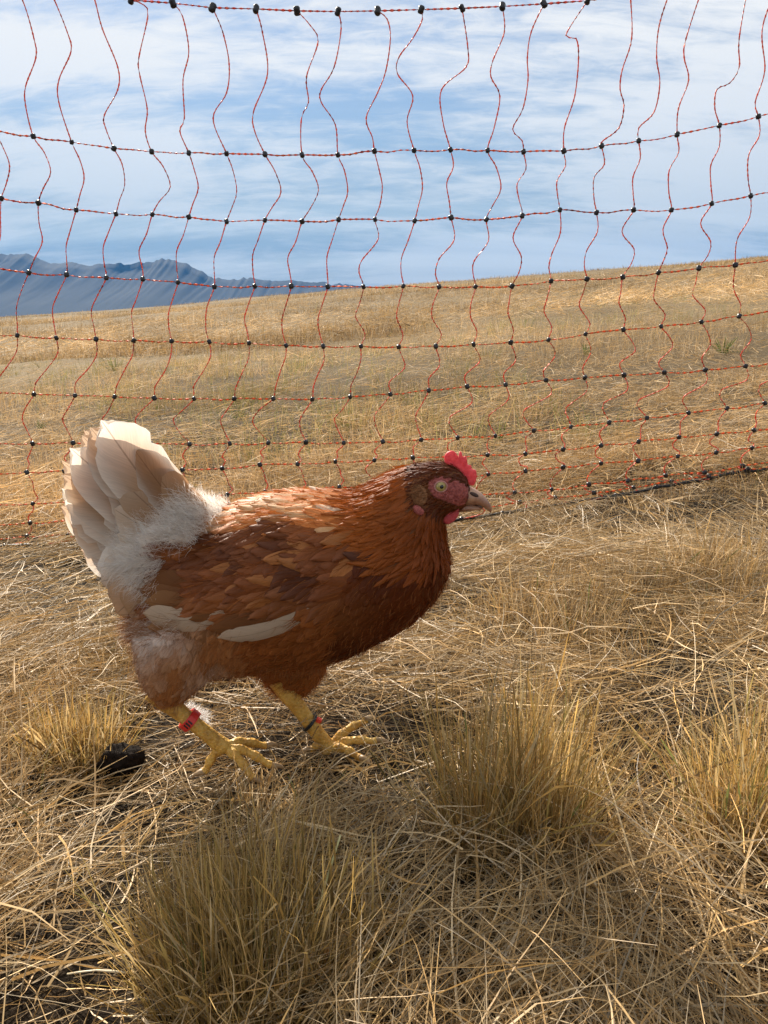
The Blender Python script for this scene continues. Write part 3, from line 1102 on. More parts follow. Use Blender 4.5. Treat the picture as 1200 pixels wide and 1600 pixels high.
def colour(reg, px, py, p):
    c = np.array(BR[reg])
    n1 = nz3(p[0], p[2], p[1], 30.0)
    n3 = nz3(p[0] + 3, p[2], p[1], 75.0)
    n2 = hr.random()
    if reg == 'back':  # extra pale feathers stand in for sunlit highlights along the back
        k = max(0, min(1, (px - 330) / 60))
        if n2 > 0.70:
            c = np.array((0.56, 0.31, 0.14))
        elif n3 < -0.45:
            c = np.array((0.33, 0.115, 0.034))
        if n2 < 0.10:
            c = np.array((0.66, 0.48, 0.33))
        c = c * k + np.array((0.62, 0.40, 0.24)) * (1 - k)
    elif reg == 'wing':
        if n2 < 0.025:
            c = np.array((0.50, 0.32, 0.19))
        k = max(0, min(1, 0.45 + 0.6 * n1 + 0.5 * n3))
        c = np.array((0.105, 0.030, 0.007)) * (1 - k) + np.array((0.27, 0.092, 0.024)) * k
        if n2 > 0.90:
            c = np.array((0.38, 0.165, 0.055))
        if py > 925 or px < 275:
            c = c * 0.45 + np.array((0.32, 0.13, 0.045)) * 0.55
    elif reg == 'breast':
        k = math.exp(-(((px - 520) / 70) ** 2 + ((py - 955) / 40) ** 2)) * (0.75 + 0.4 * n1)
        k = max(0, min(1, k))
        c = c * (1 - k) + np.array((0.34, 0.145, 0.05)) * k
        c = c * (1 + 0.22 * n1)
    elif reg in ('thigh', 'belly'):
        k = math.exp(-(((px - 250) / 42) ** 2 + ((py - 985) / 26) ** 2)) + 0.8 * math.exp(-(((px - 330) / 24) ** 2 + ((py - 1058) / 16) ** 2)) + 0.4 * math.exp(-(((px - 225) / 25) ** 2 + ((py - 1030) / 35) ** 2))
        k = min(k, 1)
        c = c * (1 - k) + np.array((0.72, 0.60, 0.52)) * k
        if px > 420 and py > 1040:
            c = np.array((0.36, 0.14, 0.04))
    elif reg == 'rump':
        if px < 225 and py > 880:
            c = np.array((0.62, 0.40, 0.24)) if n2 < 0.5 else np.array((0.74, 0.62, 0.5))
    elif reg == 'neck':
        k = max(0, min(1, (700 - px) / 130))
        c = c * (1 + 0.25 * n3) * (1 - k * 0.5) + np.array((0.50, 0.17, 0.032)) * k * 0.6
    if c[0] > 2.0 * c[1]:                   # russet pigment, strongly red; flank shade painted in, sunlit back spared
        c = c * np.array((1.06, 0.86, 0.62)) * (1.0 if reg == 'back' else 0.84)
    return np.clip(c * (0.93 + 0.14 * hr.random()) * (1 + 0.10 * n1), 0, 0.9)


NU, NV = 9, 5
TUL = np.array([0, 0.12, 0.28, 0.45, 0.62, 0.76, 0.87, 0.95, 1.0])
SVL = np.array([-1, -0.55, 0, 0.55, 1.0])
TUH = np.concatenate([np.linspace(0, 0.8, 14, endpoint=False), 0.8 + 0.2 * np.sin(np.linspace(0, 1.5708, 9))])
SVH = np.array([-1, -0.8, -0.5, -0.2, 0, 0.2, 0.5, 0.8, 1.0])
FACES_H = np.array([(i * 9 + j, i * 9 + j + 1, (i + 1) * 9 + j + 1, (i + 1) * 9 + j) for i in range(len(TUH) - 1) for j in range(8)])
FACES_F = np.array([(i * NV + j, i * NV + j + 1, (i + 1) * NV + j + 1, (i + 1) * NV + j) for i in range(NU - 1) for j in range(NV - 1)])


def feather(p, n, t, L, W, lift, bend, cup, col, tipcol, pointed=0.5, seed=0, curve=0.0, rag=0.05, edge=None, conform=False, edgek=0.85, arc=0.0, hi=False):
    """one vaned feather: root p, surface normal n, direction t; conform drapes it over the body"""
    p, n, t = np.array(p), np.array(n), np.array(t)
    TU, SV, NU, NV = (TUH, SVH, len(TUH), len(SVH)) if hi else (TUL, SVL, len(TUL), len(SVL))
    s_ = np.cross(n, t)
    te = 0.80 - 0.55 * pointed
    w = np.clip(TU / 0.3, 0.12, 1) ** 0.6
    w = np.where(TU > te, w * np.sqrt(np.clip(1 - ((TU - te) / (1 - te)) ** 2, 0.0, 1)), w)
    w[-1] = max(w[-1], 0.10)
    jit = 1 + hg.normal(0, rag, (NU, NV)) * np.abs(SV)[None]
    wl = W * 0.5 * w[:, None] * SV[None] * jit
    al = L * (TU[:, None] - 0.05 * (SV[None] ** 2)) + hg.normal(0, rag * 0.25, (NU, NV)) * L * np.abs(SV)[None]
    sw = curve * L * (TU ** 2) + arc * L * 4 * TU * (1 - TU)
    if hi:                                  # vane split here and there, barbs ending unevenly
        for _k in range(hg.integers(2, 5)):
            i_ = hg.integers(6, NU - 4)
            j_ = 0 if hg.random() < 0.5 else NV - 1
            wl[i_, j_] *= 0.82
            wl[i_, abs(j_ - 1)] *= 0.95
        al[-3:] += hg.normal(0, 0.005, (3, NV)) * L
    flat_ = p[None, None] + al[..., None] * t + (wl + sw[:, None])[..., None] * s_
    if conform:
        hgt = 0.0004 + lift * L * (TU ** 1.2)[:, None] * (1 - 0.35 * SV[None] ** 2) - cup * W * (SV[None] ** 2) * 0.5
        v = np.empty((NU, NV, 3))
        for i in range(NU):
            for j in range(NV):
                q, nn, _, _ = BVH.find_nearest(flat_[i, j])
                v[i, j] = np.array(q) + np.array(nn) * hgt[i, j]
    else:
        up = lift * L * TU - bend * L * TU ** 2
        hgt = up[:, None] - cup * W * (SV[None] ** 2) * w[:, None]
        v = flat_ + hgt[..., None] * n
    tt = np.clip((TU - 0.45) / 0.5, 0, 1)[:, None]
    e = np.maximum(tt ** 1.5, 0.0) * np.ones((1, NV))
    cc = col[None, None] * (1 - e[..., None]) + tipcol[None, None] * e[..., None]
    if edge is not None:
        ee = (np.clip(np.abs(SV) - 0.35, 0, 1) / 0.65)[None, :, None] ** 1.5 * np.ones((NU, 1, 1)) * edgek
        cc = cc * (1 - ee) + edge[None, None] * ee
    uv = np.stack([np.full((NU, NV), 0.0) + (SV[None] * 0.49 + 0.5) + float(seed), TU[:, None] * np.ones((1, NV))], -1)
    return v.reshape(-1, 3), cc.reshape(-1, 3), uv.reshape(-1, 2)


class Plume:
    def __init__(s):
        s.v, s.c, s.u, s.k = [], [], [], 0

    def add(s, *a, **k):
        v, c, u = feather(*a, seed=s.k % 997, **k)
        s.v.append(v)
        s.c.append(c)
        s.u.append(u)
        s.k += 1

    def build(s, name, mat, parent, kind=None):
        f = (FACES_F[None] + (np.arange(s.k) * NU * NV)[:, None, None]).reshape(-1, 4)
        o = mesh_obj(name, np.concatenate(s.v), f, mat, parent, col=np.concatenate(s.c), uv=np.concatenate(s.u), origin=HO)
        if kind:
            o['kind'] = kind
        return o


# sample the skin evenly
tri = bco[btri]
ar = np.linalg.norm(np.cross(tri[:, 1] - tri[:, 0], tri[:, 2] - tri[:, 0]), axis=1)
NS = 60000
ti = hg.choice(len(tri), NS, p=ar / ar.sum())
u_ = hg.random((NS, 2))
u_[u_.sum(1) > 1] = 1 - u_[u_.sum(1) > 1]
sp_ = tri[ti, 0] + (tri[ti, 1] - tri[ti, 0]) * u_[:, :1] + (tri[ti, 2] - tri[ti, 0]) * u_[:, 1:]
sn_ = np.cross(tri[:, 1] - tri[:, 0], tri[:, 2] - tri[:, 0])[ti]
sn_ /= np.linalg.norm(sn_, axis=1, keepdims=True)
grid = {}
plumes = {k: Plume() for k in BR}
CELL = 0.004
for i in range(NS):
    p = sp_[i]
    px, py = hpix(p)
    jn = nz3(p[0] + 7, p[2], p[1], 95.0)
    reg = region(px + 14 * jn + hr.gauss(0, 4), py + 10 * jn + hr.gauss(0, 4)) if px < 600 else region(px, py)
    spc, L, W, lift = SPEC[reg]
    if reg == 'head' and (inpoly(px, py, FACE) and abs(p[1] - Y0) > 0.006 or px > 733):
        continue
    key = tuple((p // CELL).astype(int))
    rc = int(math.ceil(spc / CELL))
    bad = False
    for dx in range(-rc, rc + 1):
        for dy in range(-rc, rc + 1):
            for dz in range(-rc, rc + 1):
                for q in grid.get((key[0] + dx, key[1] + dy, key[2] + dz), ()):
                    if (q[0] - p[0]) ** 2 + (q[1] - p[1]) ** 2 + (q[2] - p[2]) ** 2 < spc * spc:
                        bad = True
                        break
                if bad:
                    break
            if bad:
                break
        if bad:
            break
    if bad:
        continue
    grid.setdefault(key, []).append(p)
    n = Vector(sn_[i])
    d2 = direction(reg, px, py)
    jitter = {'rump': 0.35, 'thigh': 0.3, 'belly': 0.22, 'back': 0.22, 'wing': 0.24}.get(reg, 0.12)
    d = Vector((d2[0], 0, d2[1])) + Vector((hr.gauss(0, jitter), hr.gauss(0, jitter), hr.gauss(0, jitter)))
    if reg == 'breast':
        d += Vector((0, (1 if p[1] < Y0 else -1) * 0.1, 0))
    t = d - n * d.dot(n)
    if t.length < 0.05:
        continue
    t.normalize()
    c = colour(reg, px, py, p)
    tip = c * 0.86
    edge, ek = None, 0.0
    if reg in ('back', 'wing'):
        tip = np.clip(c * 1.12 + 0.015, 0, 0.85)
        edge, ek = np.clip(c * 1.45 + 0.02, 0, 0.85), 0.6 if reg == 'back' else 0.4
    if reg in ('breast', 'belly', 'thigh', 'neck'):
        tip = np.clip(c * 1.06, 0, 0.9)
    ls = hr.uniform(0.8, 1.25)
    root = Vector(p) - t * L * 0.3
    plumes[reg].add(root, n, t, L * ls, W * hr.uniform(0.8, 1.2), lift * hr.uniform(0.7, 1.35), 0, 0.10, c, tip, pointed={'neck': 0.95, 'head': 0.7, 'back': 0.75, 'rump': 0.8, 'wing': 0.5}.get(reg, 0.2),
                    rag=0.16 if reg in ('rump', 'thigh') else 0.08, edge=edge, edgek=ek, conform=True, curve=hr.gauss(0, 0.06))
print('feathers', {k: v.k for k, v in plumes.items()})
NAMES = {'head': 'head_feathers', 'neck': 'neck_hackle', 'back': 'saddle_feathers', 'breast': 'breast_feathers', 'belly': 'belly_feathers', 'thigh': 'thigh_feathers', 'rump': 'rump_feathers'}
for k, nm in NAMES.items():
    plumes[k].build(nm, M_FEATHER, hen, 'stuff')
wing = plumes['wing'].build('wing_coverts', M_FEATHER, hen, 'stuff')


# -- large quills: each a part of its own
def quill(name, root, tip, w, width, face, col, tipcol, parent, edge=None, bend=0.0, cup=0.08, pointed=0.35, curve=0.0, w2=None, rag=0.012):
    a, b = H(*root, w), H(*tip, w if w2 is None else w2)
    t = b - a
    L = t.length
    t.normalize()
    n = Vector(face)
    n = (n - t * n.dot(t)).normalized()
    v, c, u = feather(a, n, t, L, width, 0.0, bend, cup, np.array(col), np.array(tipcol), pointed=pointed, seed=hr.randint(0, 900), curve=curve, rag=rag, edge=None if edge is None else np.array(edge), hi=True)
    c = c * (0.93 + 0.14 * hr.random())
    return mesh_obj(name, v, FACES_H, M_QUILL, parent, col=c, uv=u, origin=HO)


TAN, WHT, DTAN = (0.48, 0.28, 0.15), (0.86, 0.79, 0.70), (0.36, 0.18, 0.08)
OUT = (0.15, -1, 0.1)
# near half of the fan, from the ridge down and outwards; then the far half
tips = [(154, 660), (140, 667), (126, 680), (114, 697), (106, 716), (101, 738), (100, 762), (103, 786), (110, 810), (121, 834), (134, 854), (147, 872)]
TCOL = [TAN, (0.56, 0.35, 0.20), TAN, DTAN, (0.60, 0.42, 0.28), TAN, (0.64, 0.48, 0.34), TAN, (0.66, 0.5, 0.36), (0.6, 0.4, 0.25), WHT, WHT]
tail = []
for i, tp in enumerate(tips):
    k = i / 11
    tail.append(((296 - 40 * k, 846 + 44 * k), tp, 0.034 - 0.030 * k, 0.058 - 0.012 * k, TCOL[i], WHT if i % 3 == 0 else (0.64, 0.47, 0.33), WHT))
for a, b, w, wd, c1, c2, e in tail:
    quill('tail_feather', a, b, w, wd, OUT, c1, c2, hen, e, bend=hr.uniform(-0.03, 0.05), curve=hr.uniform(-0.03, 0.03), w2=w * 0.55 + 0.004, pointed=0.15)
for a, b, w, wd, c1, c2, e in tail[1::3]:
    quill('tail_feather', a, (b[0] - 6, b[1] + 4), -w - 0.004, wd, (0.15, 1, 0.1), c1, c2, hen, e, bend=0.02, w2=-w - 0.016, pointed=0.12)
# broad coverts laid over the roots of the fan
for a, b, w, wd, c1, c2 in [((312, 835), (202, 704), 0.038, 0.040, DTAN, TAN), ((318, 828), (232, 736), 0.040, 0.036, (0.46, 0.26, 0.13), TAN), ((318, 822), (258, 756), 0.036, 0.030, WHT, WHT), ((302, 850), (176, 748), 0.040, 0.044, TAN, (0.66, 0.5, 0.36)),
                            ((296, 862), (172, 800), 0.043, 0.044, (0.64, 0.46, 0.32), (0.7, 0.54, 0.4)), ((288, 872), (180, 838), 0.046, 0.040, WHT, (0.74, 0.6, 0.46)), ((280, 885), (172, 862), 0.048, 0.036, WHT, WHT)]:
    quill('tail_covert', a, b, w, wd, OUT, c1, c2, hen, WHT if hr.random() < 0.5 else None, bend=0.06, curve=hr.uniform(-0.04, 0.04), w2=w * 0.8, pointed=0.35)
# drooping under-tail feathers
for a, b, w, wd, c1, c2 in [((255, 880), (146, 886), 0.030, 0.040, WHT, WHT), ((252, 886), (152, 908), 0.034, 0.042, WHT, (0.74, 0.6, 0.47)), ((252, 890), (164, 934), 0.036, 0.044, (0.7, 0.55, 0.42), (0.62, 0.44, 0.29)), ((255, 896), (176, 960), 0.040, 0.046, (0.66, 0.48, 0.34), (0.60, 0.38, 0.22)), ((258, 900), (200, 968), 0.046, 0.044, (0.64, 0.44, 0.3), (0.56, 0.34, 0.18)), ((262, 905), (232, 964), 0.050, 0.040, (0.5, 0.3, 0.16), (0.5, 0.28, 0.13))]:
    quill('under_tail_feather', a, b, w, wd, OUT, c1, c2, hen, None, bend=0.10, curve=0.04, pointed=0.0)

# folded wing quills on both flanks; the cream ones show below the coverts
CREAM = (0.60, 0.44, 0.30)
wq = [((400, 925), (228, 905), 0.028, (0.20, 0.07, 0.02), (0.27, 0.105, 0.033)), ((410, 935), (225, 922), 0.028, (0.22, 0.08, 0.024), (0.30, 0.125, 0.043)), ((400, 950), (238, 940), 0.030, (0.24, 0.09, 0.028), (0.36, 0.165, 0.06)),
      ((420, 972), (244, 978), 0.026, (0.36, 0.17, 0.07), (0.48, 0.27, 0.13)), ((350, 955), (240, 956), 0.021, CREAM, CREAM)]
wq2 = [((520, 948), (300, 965), 0.026, (0.19, 0.065, 0.018), (0.26, 0.10, 0.03)), ((500, 955), (330, 978), 0.024, (0.2, 0.07, 0.02), (0.27, 0.105, 0.034)), ((488, 946), (344, 988), 0.0150, CREAM, CREAM)]


def wing_surface(px, py):
    p0 = P(px, py, HEN_Y - 0.15)
    d = ray(px, py).normalized()
    hit = BVH.ray_cast(p0, d)
    return (hit[0], hit[1]) if hit[0] else (H(px, py, 0.07), Vector((0, -1, 0)))


for side in (1, -1):
    for grp in (wq, wq2):
        for i, (a, b, wd, c1, c2) in enumerate(grp):
            pa, na = wing_surface(*a)
            pb, nb = wing_surface(min(max(b[0], 245), 700), b[1] if b[1] < 1000 else 1000)
            q = P(b[0], b[1], pb.y)
            n = (na + nb).normalized()
            off = 0.0055 + 0.0018 * i
            pa = pa + na * 0.0015
            pb = q + nb * off
            t = (pb - pa)
            L = t.length
            t.normalize()
            n = (n - t * n.dot(t)).normalized()
            if side < 0:
                pa, t, n = Vector((pa.x, 2 * Y0 - pa.y, pa.z)), Vector((t.x, -t.y, t.z)), Vector((n.x, -n.y, n.z))
            v, c, u = feather(pa, n, t, L, wd, 0.06, 0.06, 0.1, np.array(c1), np.array(c2), pointed=0.05, seed=hr.randint(0, 900), arc=(0.09 if c1 == CREAM else 0.03) * side, rag=0.012, hi=True)
            o = mesh_obj('wing_feather', v, FACES_H, M_QUILL, hen, col=c, uv=u, origin=HO)
            if c1 == CREAM:
                o['label'] = 'cream white flight feather below the brown wing'


# -- down: fine loose filaments that blur the outline
def down_patch(name, sel, n, L0, L1, wid, cols, dirv, spread, mat=M_DOWN, pts=None):
    if pts is None:
        idx = np.array([i for i in range(NS) if sel(*hpix(sp_[i]))])
        k = hg.choice(idx, n)
        base, nn = sp_[k], sn_[k]
    else:
        base, nn = pts
        n = len(base)
    d = np.array(dirv)[None] + nn * 0.75 + hg.normal(0, spread, (n, 3))
    d /= np.linalg.norm(d, axis=1, keepdims=True)
    az = np.arctan2(d[:, 1], d[:, 0])
    tl = np.arccos(np.clip(d[:, 2], -1, 1))
    c = np.array(cols)[hg.choice(len(cols), n)] * hg.uniform(0.88, 1.1, (n, 1))
    v, f, cc = blade_mesh(base + nn * 0.004, az, tl, hg.normal(0.25, 0.5, n), hg.uniform(L0, L1, n), hg.uniform(0.6, 1.3, n) * wid, np.clip(c, 0, 0.92), hg, 4, 0.12, None, 0.5)
    o = fast_mesh(name, v, f, cc, mat, hen, HO)
    o['kind'] = 'stuff'
    return o


def head_surf(side):
    def fn(px, py):
        d = ray(px, py).normalized()
        p0 = P(px, py, HEN_Y - 0.09)
        hit = BVH.ray_cast(p0, d)
        if hit[0] is None:
            near_ = BVH.find_nearest(P(px, py, HEN_Y - 0.015))
            q, n = near_[0], near_[1]
        else:
            q, n = hit[0], hit[1]
        q, n = Vector(q), Vector(n)
        if side < 0:
            q.y = 2 * Y0 - q.y
            n.y = -n.y
        return q, n
    return fn


# loose barbs lying over the vanes, coloured like the plumage under them
fil = {'v': [], 't': [], 'c': [], 'n': [], 'l': []}
for i in hg.choice(NS, 22000, replace=False):
    p = sp_[i]
    px, py = hpix(p)
    jn = nz3(p[0] + 7, p[2], p[1], 95.0)
    reg = region(px + 14 * jn, py + 10 * jn) if px < 600 else region(px, py)
    if reg in ('back', 'wing') and hr.random() < 0.55:
        continue
    if reg == 'rump' or (reg == 'head' and (inpoly(px, py, [(a, b) for a, b in FACE]) or px > 728)):
        continue
    n = Vector(sn_[i])
    d2 = direction(reg, px, py)
    d = Vector((d2[0], 0, d2[1])) + Vector((hr.gauss(0, 0.2), hr.gauss(0, 0.2), hr.gauss(0, 0.2)))
    t = d - n * d.dot(n)
    if t.length < 0.1:
        continue
    t.normalize()
    t = (t + n * hr.uniform(0.02, 0.22)).normalized()
    L = SPEC[reg][1] * hr.uniform(0.3, 0.7)
    fil['v'].append(np.array(p) + np.array(n) * (0.0012 + SPEC[reg][1] * SPEC[reg][3] * hr.uniform(0.2, 0.75)))
    fil['t'].append(t)
    fil['l'].append(L)
    fil['c'].append(np.clip(colour(reg, px, py, p) * hr.uniform(0.85, 1.35), 0, 0.9))
fd = np.array(fil['t'])
nf_ = len(fd)
v, f, cc = blade_mesh(np.array(fil['v']), np.arctan2(fd[:, 1], fd[:, 0]), np.arccos(np.clip(fd[:, 2], -1, 1)), hg.normal(0.0, 0.25, nf_), np.array(fil['l']), hg.uniform(0.0002, 0.0005, nf_), np.array(fil['c']), hg, 3, 0.04, None, 0.15)
# short bristles round and across the bare face
bp, bt, bc = [], [], []
for side in (1, -1):
    for _ in range(900):
        ed = hr.random() < 0.72
        i0 = hr.randrange(len(FACE))
        q0, q1 = FACE[i0], FACE[(i0 + 1) % len(FACE)]
        u0 = hr.random()
        ex, ey = q0[0] + (q1[0] - q0[0]) * u0, q0[1] + (q1[1] - q0[1]) * u0
        k0 = hr.uniform(0.90, 1.25) if ed else hr.uniform(0.3, 0.95)
        ex, ey = 700 + (ex - 700) * k0, 770 + (ey - 770) * k0
        if ex > 730 or (ex - 688) ** 2 + (ey - 760) ** 2 < 130:
            continue
        hq, hn = head_surf(side)(ex, ey)
        bp.append(np.array(hq) + np.array(hn) * 0.0010)
        bt.append(np.array((hr.gauss(-0.85, 0.3), -0.25 * side + hr.gauss(0, 0.2), hr.gauss(-0.3, 0.35))))
        bc.append(np.array((0.17, 0.045, 0.012) if ed else (0.30, 0.10, 0.07)) * hr.uniform(0.7, 1.3))
    for _ in range(420):
        ex, ey = 655 + hr.gauss(0, 8), 774 + hr.gauss(0, 11)
        hq, hn = head_surf(side)(ex, ey)
        bp.append(np.array(hq) + np.array(hn) * 0.0030)
        bt.append(np.array((hr.gauss(-0.8, 0.25), -0.15 * side, hr.gauss(-0.5, 0.3))))
        bc.append(np.array((0.24, 0.10, 0.04)) * hr.uniform(0.6, 1.3))
bp, bt, bc = np.array(bp), np.array(bt), np.array(bc)
bt /= np.linalg.norm(bt, axis=1, keepdims=True)
v2, f2, c2 = blade_mesh(bp, np.arctan2(bt[:, 1], bt[:, 0]), np.arccos(np.clip(bt[:, 2], -1, 1)), hg.normal(0, 0.2, len(bp)), hg.uniform(0.002, 0.006, len(bp)), hg.uniform(0.0002, 0.0005, len(bp)), bc, hg, 2, 0.05, None, 0.1)
fb_ = fast_mesh('face_bristles', v2, f2, c2, M_DOWN2, hen, HO)
fb_['kind'] = 'stuff'
o = fast_mesh('loose_barbs', v, f, cc, M_DOWN2, hen, HO)
o['kind'] = 'stuff'
WH = [(0.86, 0.80, 0.74), (0.80, 0.72, 0.64), (0.88, 0.84, 0.80)]
BUFF = [(0.36, 0.165, 0.068), (0.44, 0.23, 0.11), (0.32, 0.14, 0.055)]
down_patch('rump_down', lambda x, y: region(x, y) == 'rump' and y < 880, 11000, 0.007, 0.019, 0.00026, WH, (-0.7, 0, 0.6), 0.55)
down_patch('thigh_down', lambda x, y: region(x, y) in ('thigh',) and y > 955, 3600, 0.006, 0.013, 0.00024, BUFF, (-0.6, 0, -0.6), 0.4)
pf = hg.random((3000, 2))
pp = [np.array(H(*q)) for q in ((345, 794, 0.028), (288, 778, 0.028), (240, 845, 0.044), (298, 850, 0.052))]
pu, pv_ = pf[:, :1], pf[:, 1:]
pq = (pp[0][None] * (1 - pu) + pp[1][None] * pu) * (1 - pv_) + (pp[3][None] * (1 - pu) + pp[2][None] * pu) * pv_
pq = pq + hg.normal(0, 0.003, pq.shape)
down_patch('tail_base_down', None, 0, 0.010, 0.024, 0.00026, WH, (-0.75, -0.25, 0.55), 0.5, pts=(pq, np.tile(np.array((-0.05, -0.55, 0.15)), (3000, 1))))
tl_ = hg.random((1500, 2))
qa, qb = np.array(H(262, 868, 0.046)), np.array(H(165, 880, 0.040))
qc = np.array(H(250, 945, 0.050))
tp_ = qa[None] + tl_[:, :1] * (qb - qa)[None] * 0.9 + (tl_[:, 1:] ** 1.5) * (qc - qa)[None] * (1 - tl_[:, :1])
down_patch('under_tail_down', None, 0, 0.008, 0.020, 0.00028, WH, (-0.85, -0.15, -0.35), 0.4, pts=(tp_, np.tile(np.array((-0.1, -0.6, 0.0)), (1500, 1))))
down_patch('vent_down', lambda x, y: x < 290 and 960 < y < 1000, 1500, 0.008, 0.020, 0.00026, WH[1:2] + BUFF, (-0.85, -0.1, -0.15), 0.4)
down_patch('far_thigh_down', lambda x, y: 400 < x < 520 and y > 1035, 900, 0.005, 0.010, 0.0003, [(0.36, 0.15, 0.05), (0.44, 0.2, 0.08)], (-0.3, 0, -0.9), 0.35)
down_patch('breast_down', lambda x, y: region(x, y) in ('breast', 'belly'), 2600, 0.004, 0.010, 0.0003, [(0.34, 0.11, 0.035), (0.44, 0.18, 0.06)], (-0.7, 0, -0.5), 0.3)


# -- soft fleshy parts
def pillow(outline, thick, plane_pts, centre=None):
    """swollen leaf shape: outline pixel list -> closed mesh, plane_pts(px, py) gives the mid surface and its normal"""
    n = len(outline)
    cx_ = sum(p[0] for p in outline) / n if centre is None else centre[0]
    cy_ = sum(p[1] for p in outline) / n if centre is None else centre[1]
    rings_ = [(1.0, 0.0), (0.94, 0.62), (0.80, 0.92), (0.5, 1.0), (0.2, 1.0)]
    v, f = [], []
    for sgn in (1, -1):
        for s_, h_ in rings_:
            if sgn < 0 and s_ == 1.0:
                continue
            for (a, b) in outline:
                q, nn = plane_pts(cx_ + (a - cx_) * s_, cy_ + (b - cy_) * s_)
                v.append(q + nn * (thick * h_ * sgn))
    nr = len(rings_)
    for sgn in (0, 1):
        idx = [list(range(k * n, (k + 1) * n)) for k in range(nr)] if sgn == 0 else [list(range(0, n))] + [list(range((nr + k) * n, (nr + k + 1) * n)) for k in range(nr - 1)]
        for A, B in zip(idx, idx[1:]):
            for i in range(n):
                q = (A[i], A[(i + 1) % n], B[(i + 1) % n], B[i])
                f.append(q if sgn else q[::-1])
        f.append(tuple(idx[-1]) if sgn else tuple(idx[-1][::-1]))
    return v, f


def dens(poly, k=3):                      # rounder outline
    pts = catmull([Vector((a, b, 0)) for a, b in poly + poly[:1]], 1e9)
    out = []
    n = len(poly)
    for i in range(n):
        p0, p1, p2, p3 = [Vector(poly[(i + d) % n]) for d in (-1, 0, 1, 2)]
        for j in range(k):
            t = j / k
            q = 0.5 * (2 * p1 + (p2 - p0) * t + (2 * p0 - 5 * p1 + 4 * p2 - p3) * t * t + (3 * p1 - p0 - 3 * p2 + p3) * t ** 3)
            out.append((q.x, q.y))
    return out


NOSE_N = Vector((0, -1, 0))
comb_o = [(698, 732), (695, 722), (694, 713), (699, 706), (707, 704), (713, 708), (716, 713), (718, 705), (722, 708), (723, 714), (728, 712), (730, 719), (731, 726), (736, 727), (738, 733), (743, 734), (745, 741), (744, 750), (741, 758), (734, 758), (724, 750), (712, 742)]
v, f = pillow(dens(comb_o, 2), 0.0022, lambda a, b: (H(a, b, 0.0), NOSE_N), (717, 734))
mesh_obj('comb', [q - HO for q in v], f, M_COMB, hen)
wat_o = [(684, 797), (690, 790), (702, 786), (714, 788), (718, 796), (715, 808), (706, 817), (696, 819), (688, 810)]
for sgn in (1, -1):
    v, f = pillow(dens(wat_o, 2), 0.0024, lambda a, b: (H(a, b, 0.010) if sgn > 0 else HM(a, b - 4, -0.010), Vector((0, -1, 0))))
    mesh_obj('wattle', [q - HO for q in v], f, M_COMB, hen)


for side in (1, -1):
    v, f = pillow(dens(FACE, 2), 0.0014, head_surf(side), (700, 770))
    if side < 0:
        f = [q[::-1] for q in f]
    mesh_obj('face_skin', [q - HO for q in v], f, M_FACE, hen)
    v, f = pillow(dens(LOBE, 2), 0.0026, head_surf(side))
    if side < 0:
        f = [q[::-1] for q in f]
    mesh_obj('ear_lobe', [q - HO for q in v], f, M_LOBE, hen)
    red = [(644, 792), (650, 789), (657, 793), (662, 800), (658, 806), (650, 804), (645, 799)]
    v, f = pillow(dens(red, 2), 0.0030, head_surf(side))
    if side < 0:
        f = [q[::-1] for q in f]
    mesh_obj('cheek_lobe', [q - HO for q in v], f, M_FACE, hen)
    q, n = head_surf(side)(688, 760)
    n = Vector((0.15, -1.0 * side, 0.10)).normalized()
    ec = q + n * 0.0012
    # eyeball as a shallow dome, pupil and lid ring on it
    def dome(c, n, r, h, m_, rings_=6, seg=20, start=0.0):
        a = n.cross(Vector((0, 0, 1))).normalized()
        b = n.cross(a)
        vv, ff = [], []
        for k in range(rings_ + 1):
            t = k / rings_
            rr, hh = r * math.cos(t * 1.5708), h * math.sin(t * 1.5708)
            for i in range(seg):
                w_ = 6.28318 * i / seg
                vv.append(c + a * rr * math.cos(w_) + b * rr * math.sin(w_) + n * hh)
            if k:
                o_ = (k - 1) * seg
                ff += [(o_ + i, o_ + (i + 1) % seg, o_ + seg + (i + 1) % seg, o_ + seg + i) for i in range(seg)]
        return vv, ff
    vv, ff = dome(ec, n, 0.0049, 0.0028, M_IRIS)
    eye = mesh_obj('eye', [x_ - HO for x_ in vv], ff, M_IRIS, hen)
    vv, ff = dome(ec + n * 0.00195 + Vector((0.0003, 0, 0)), n, 0.0021, 0.0011, M_PUPIL)
    mesh_obj('pupil', [x_ - HO for x_ in vv], ff, M_PUPIL, eye)
    a = n.cross(Vector((0, 0, 1))).normalized()
    b = n.cross(a)
    ringp = [ec + n * 0.0008 + a * 0.0055 * math.cos(6.28318 * i / 24) + b * 0.0047 * math.sin(6.28318 * i / 24) for i in range(25)]
    vv, ff = tube(ringp, 0.0008, 6, caps=False)
    mesh_obj('eyelid', [Vector(x_) - HO for x_ in vv], ff, M_LID, eye)


def beak_loft(top, bot, hw, name, mat, n=14):
    secs = [cross_sec(a, b, w) for a, b, w in zip(top, bot, hw)]
    v, f = loft(secs, n)
    return mesh_obj(name, [Vector(q) - HO for q in v], f, mat, hen)


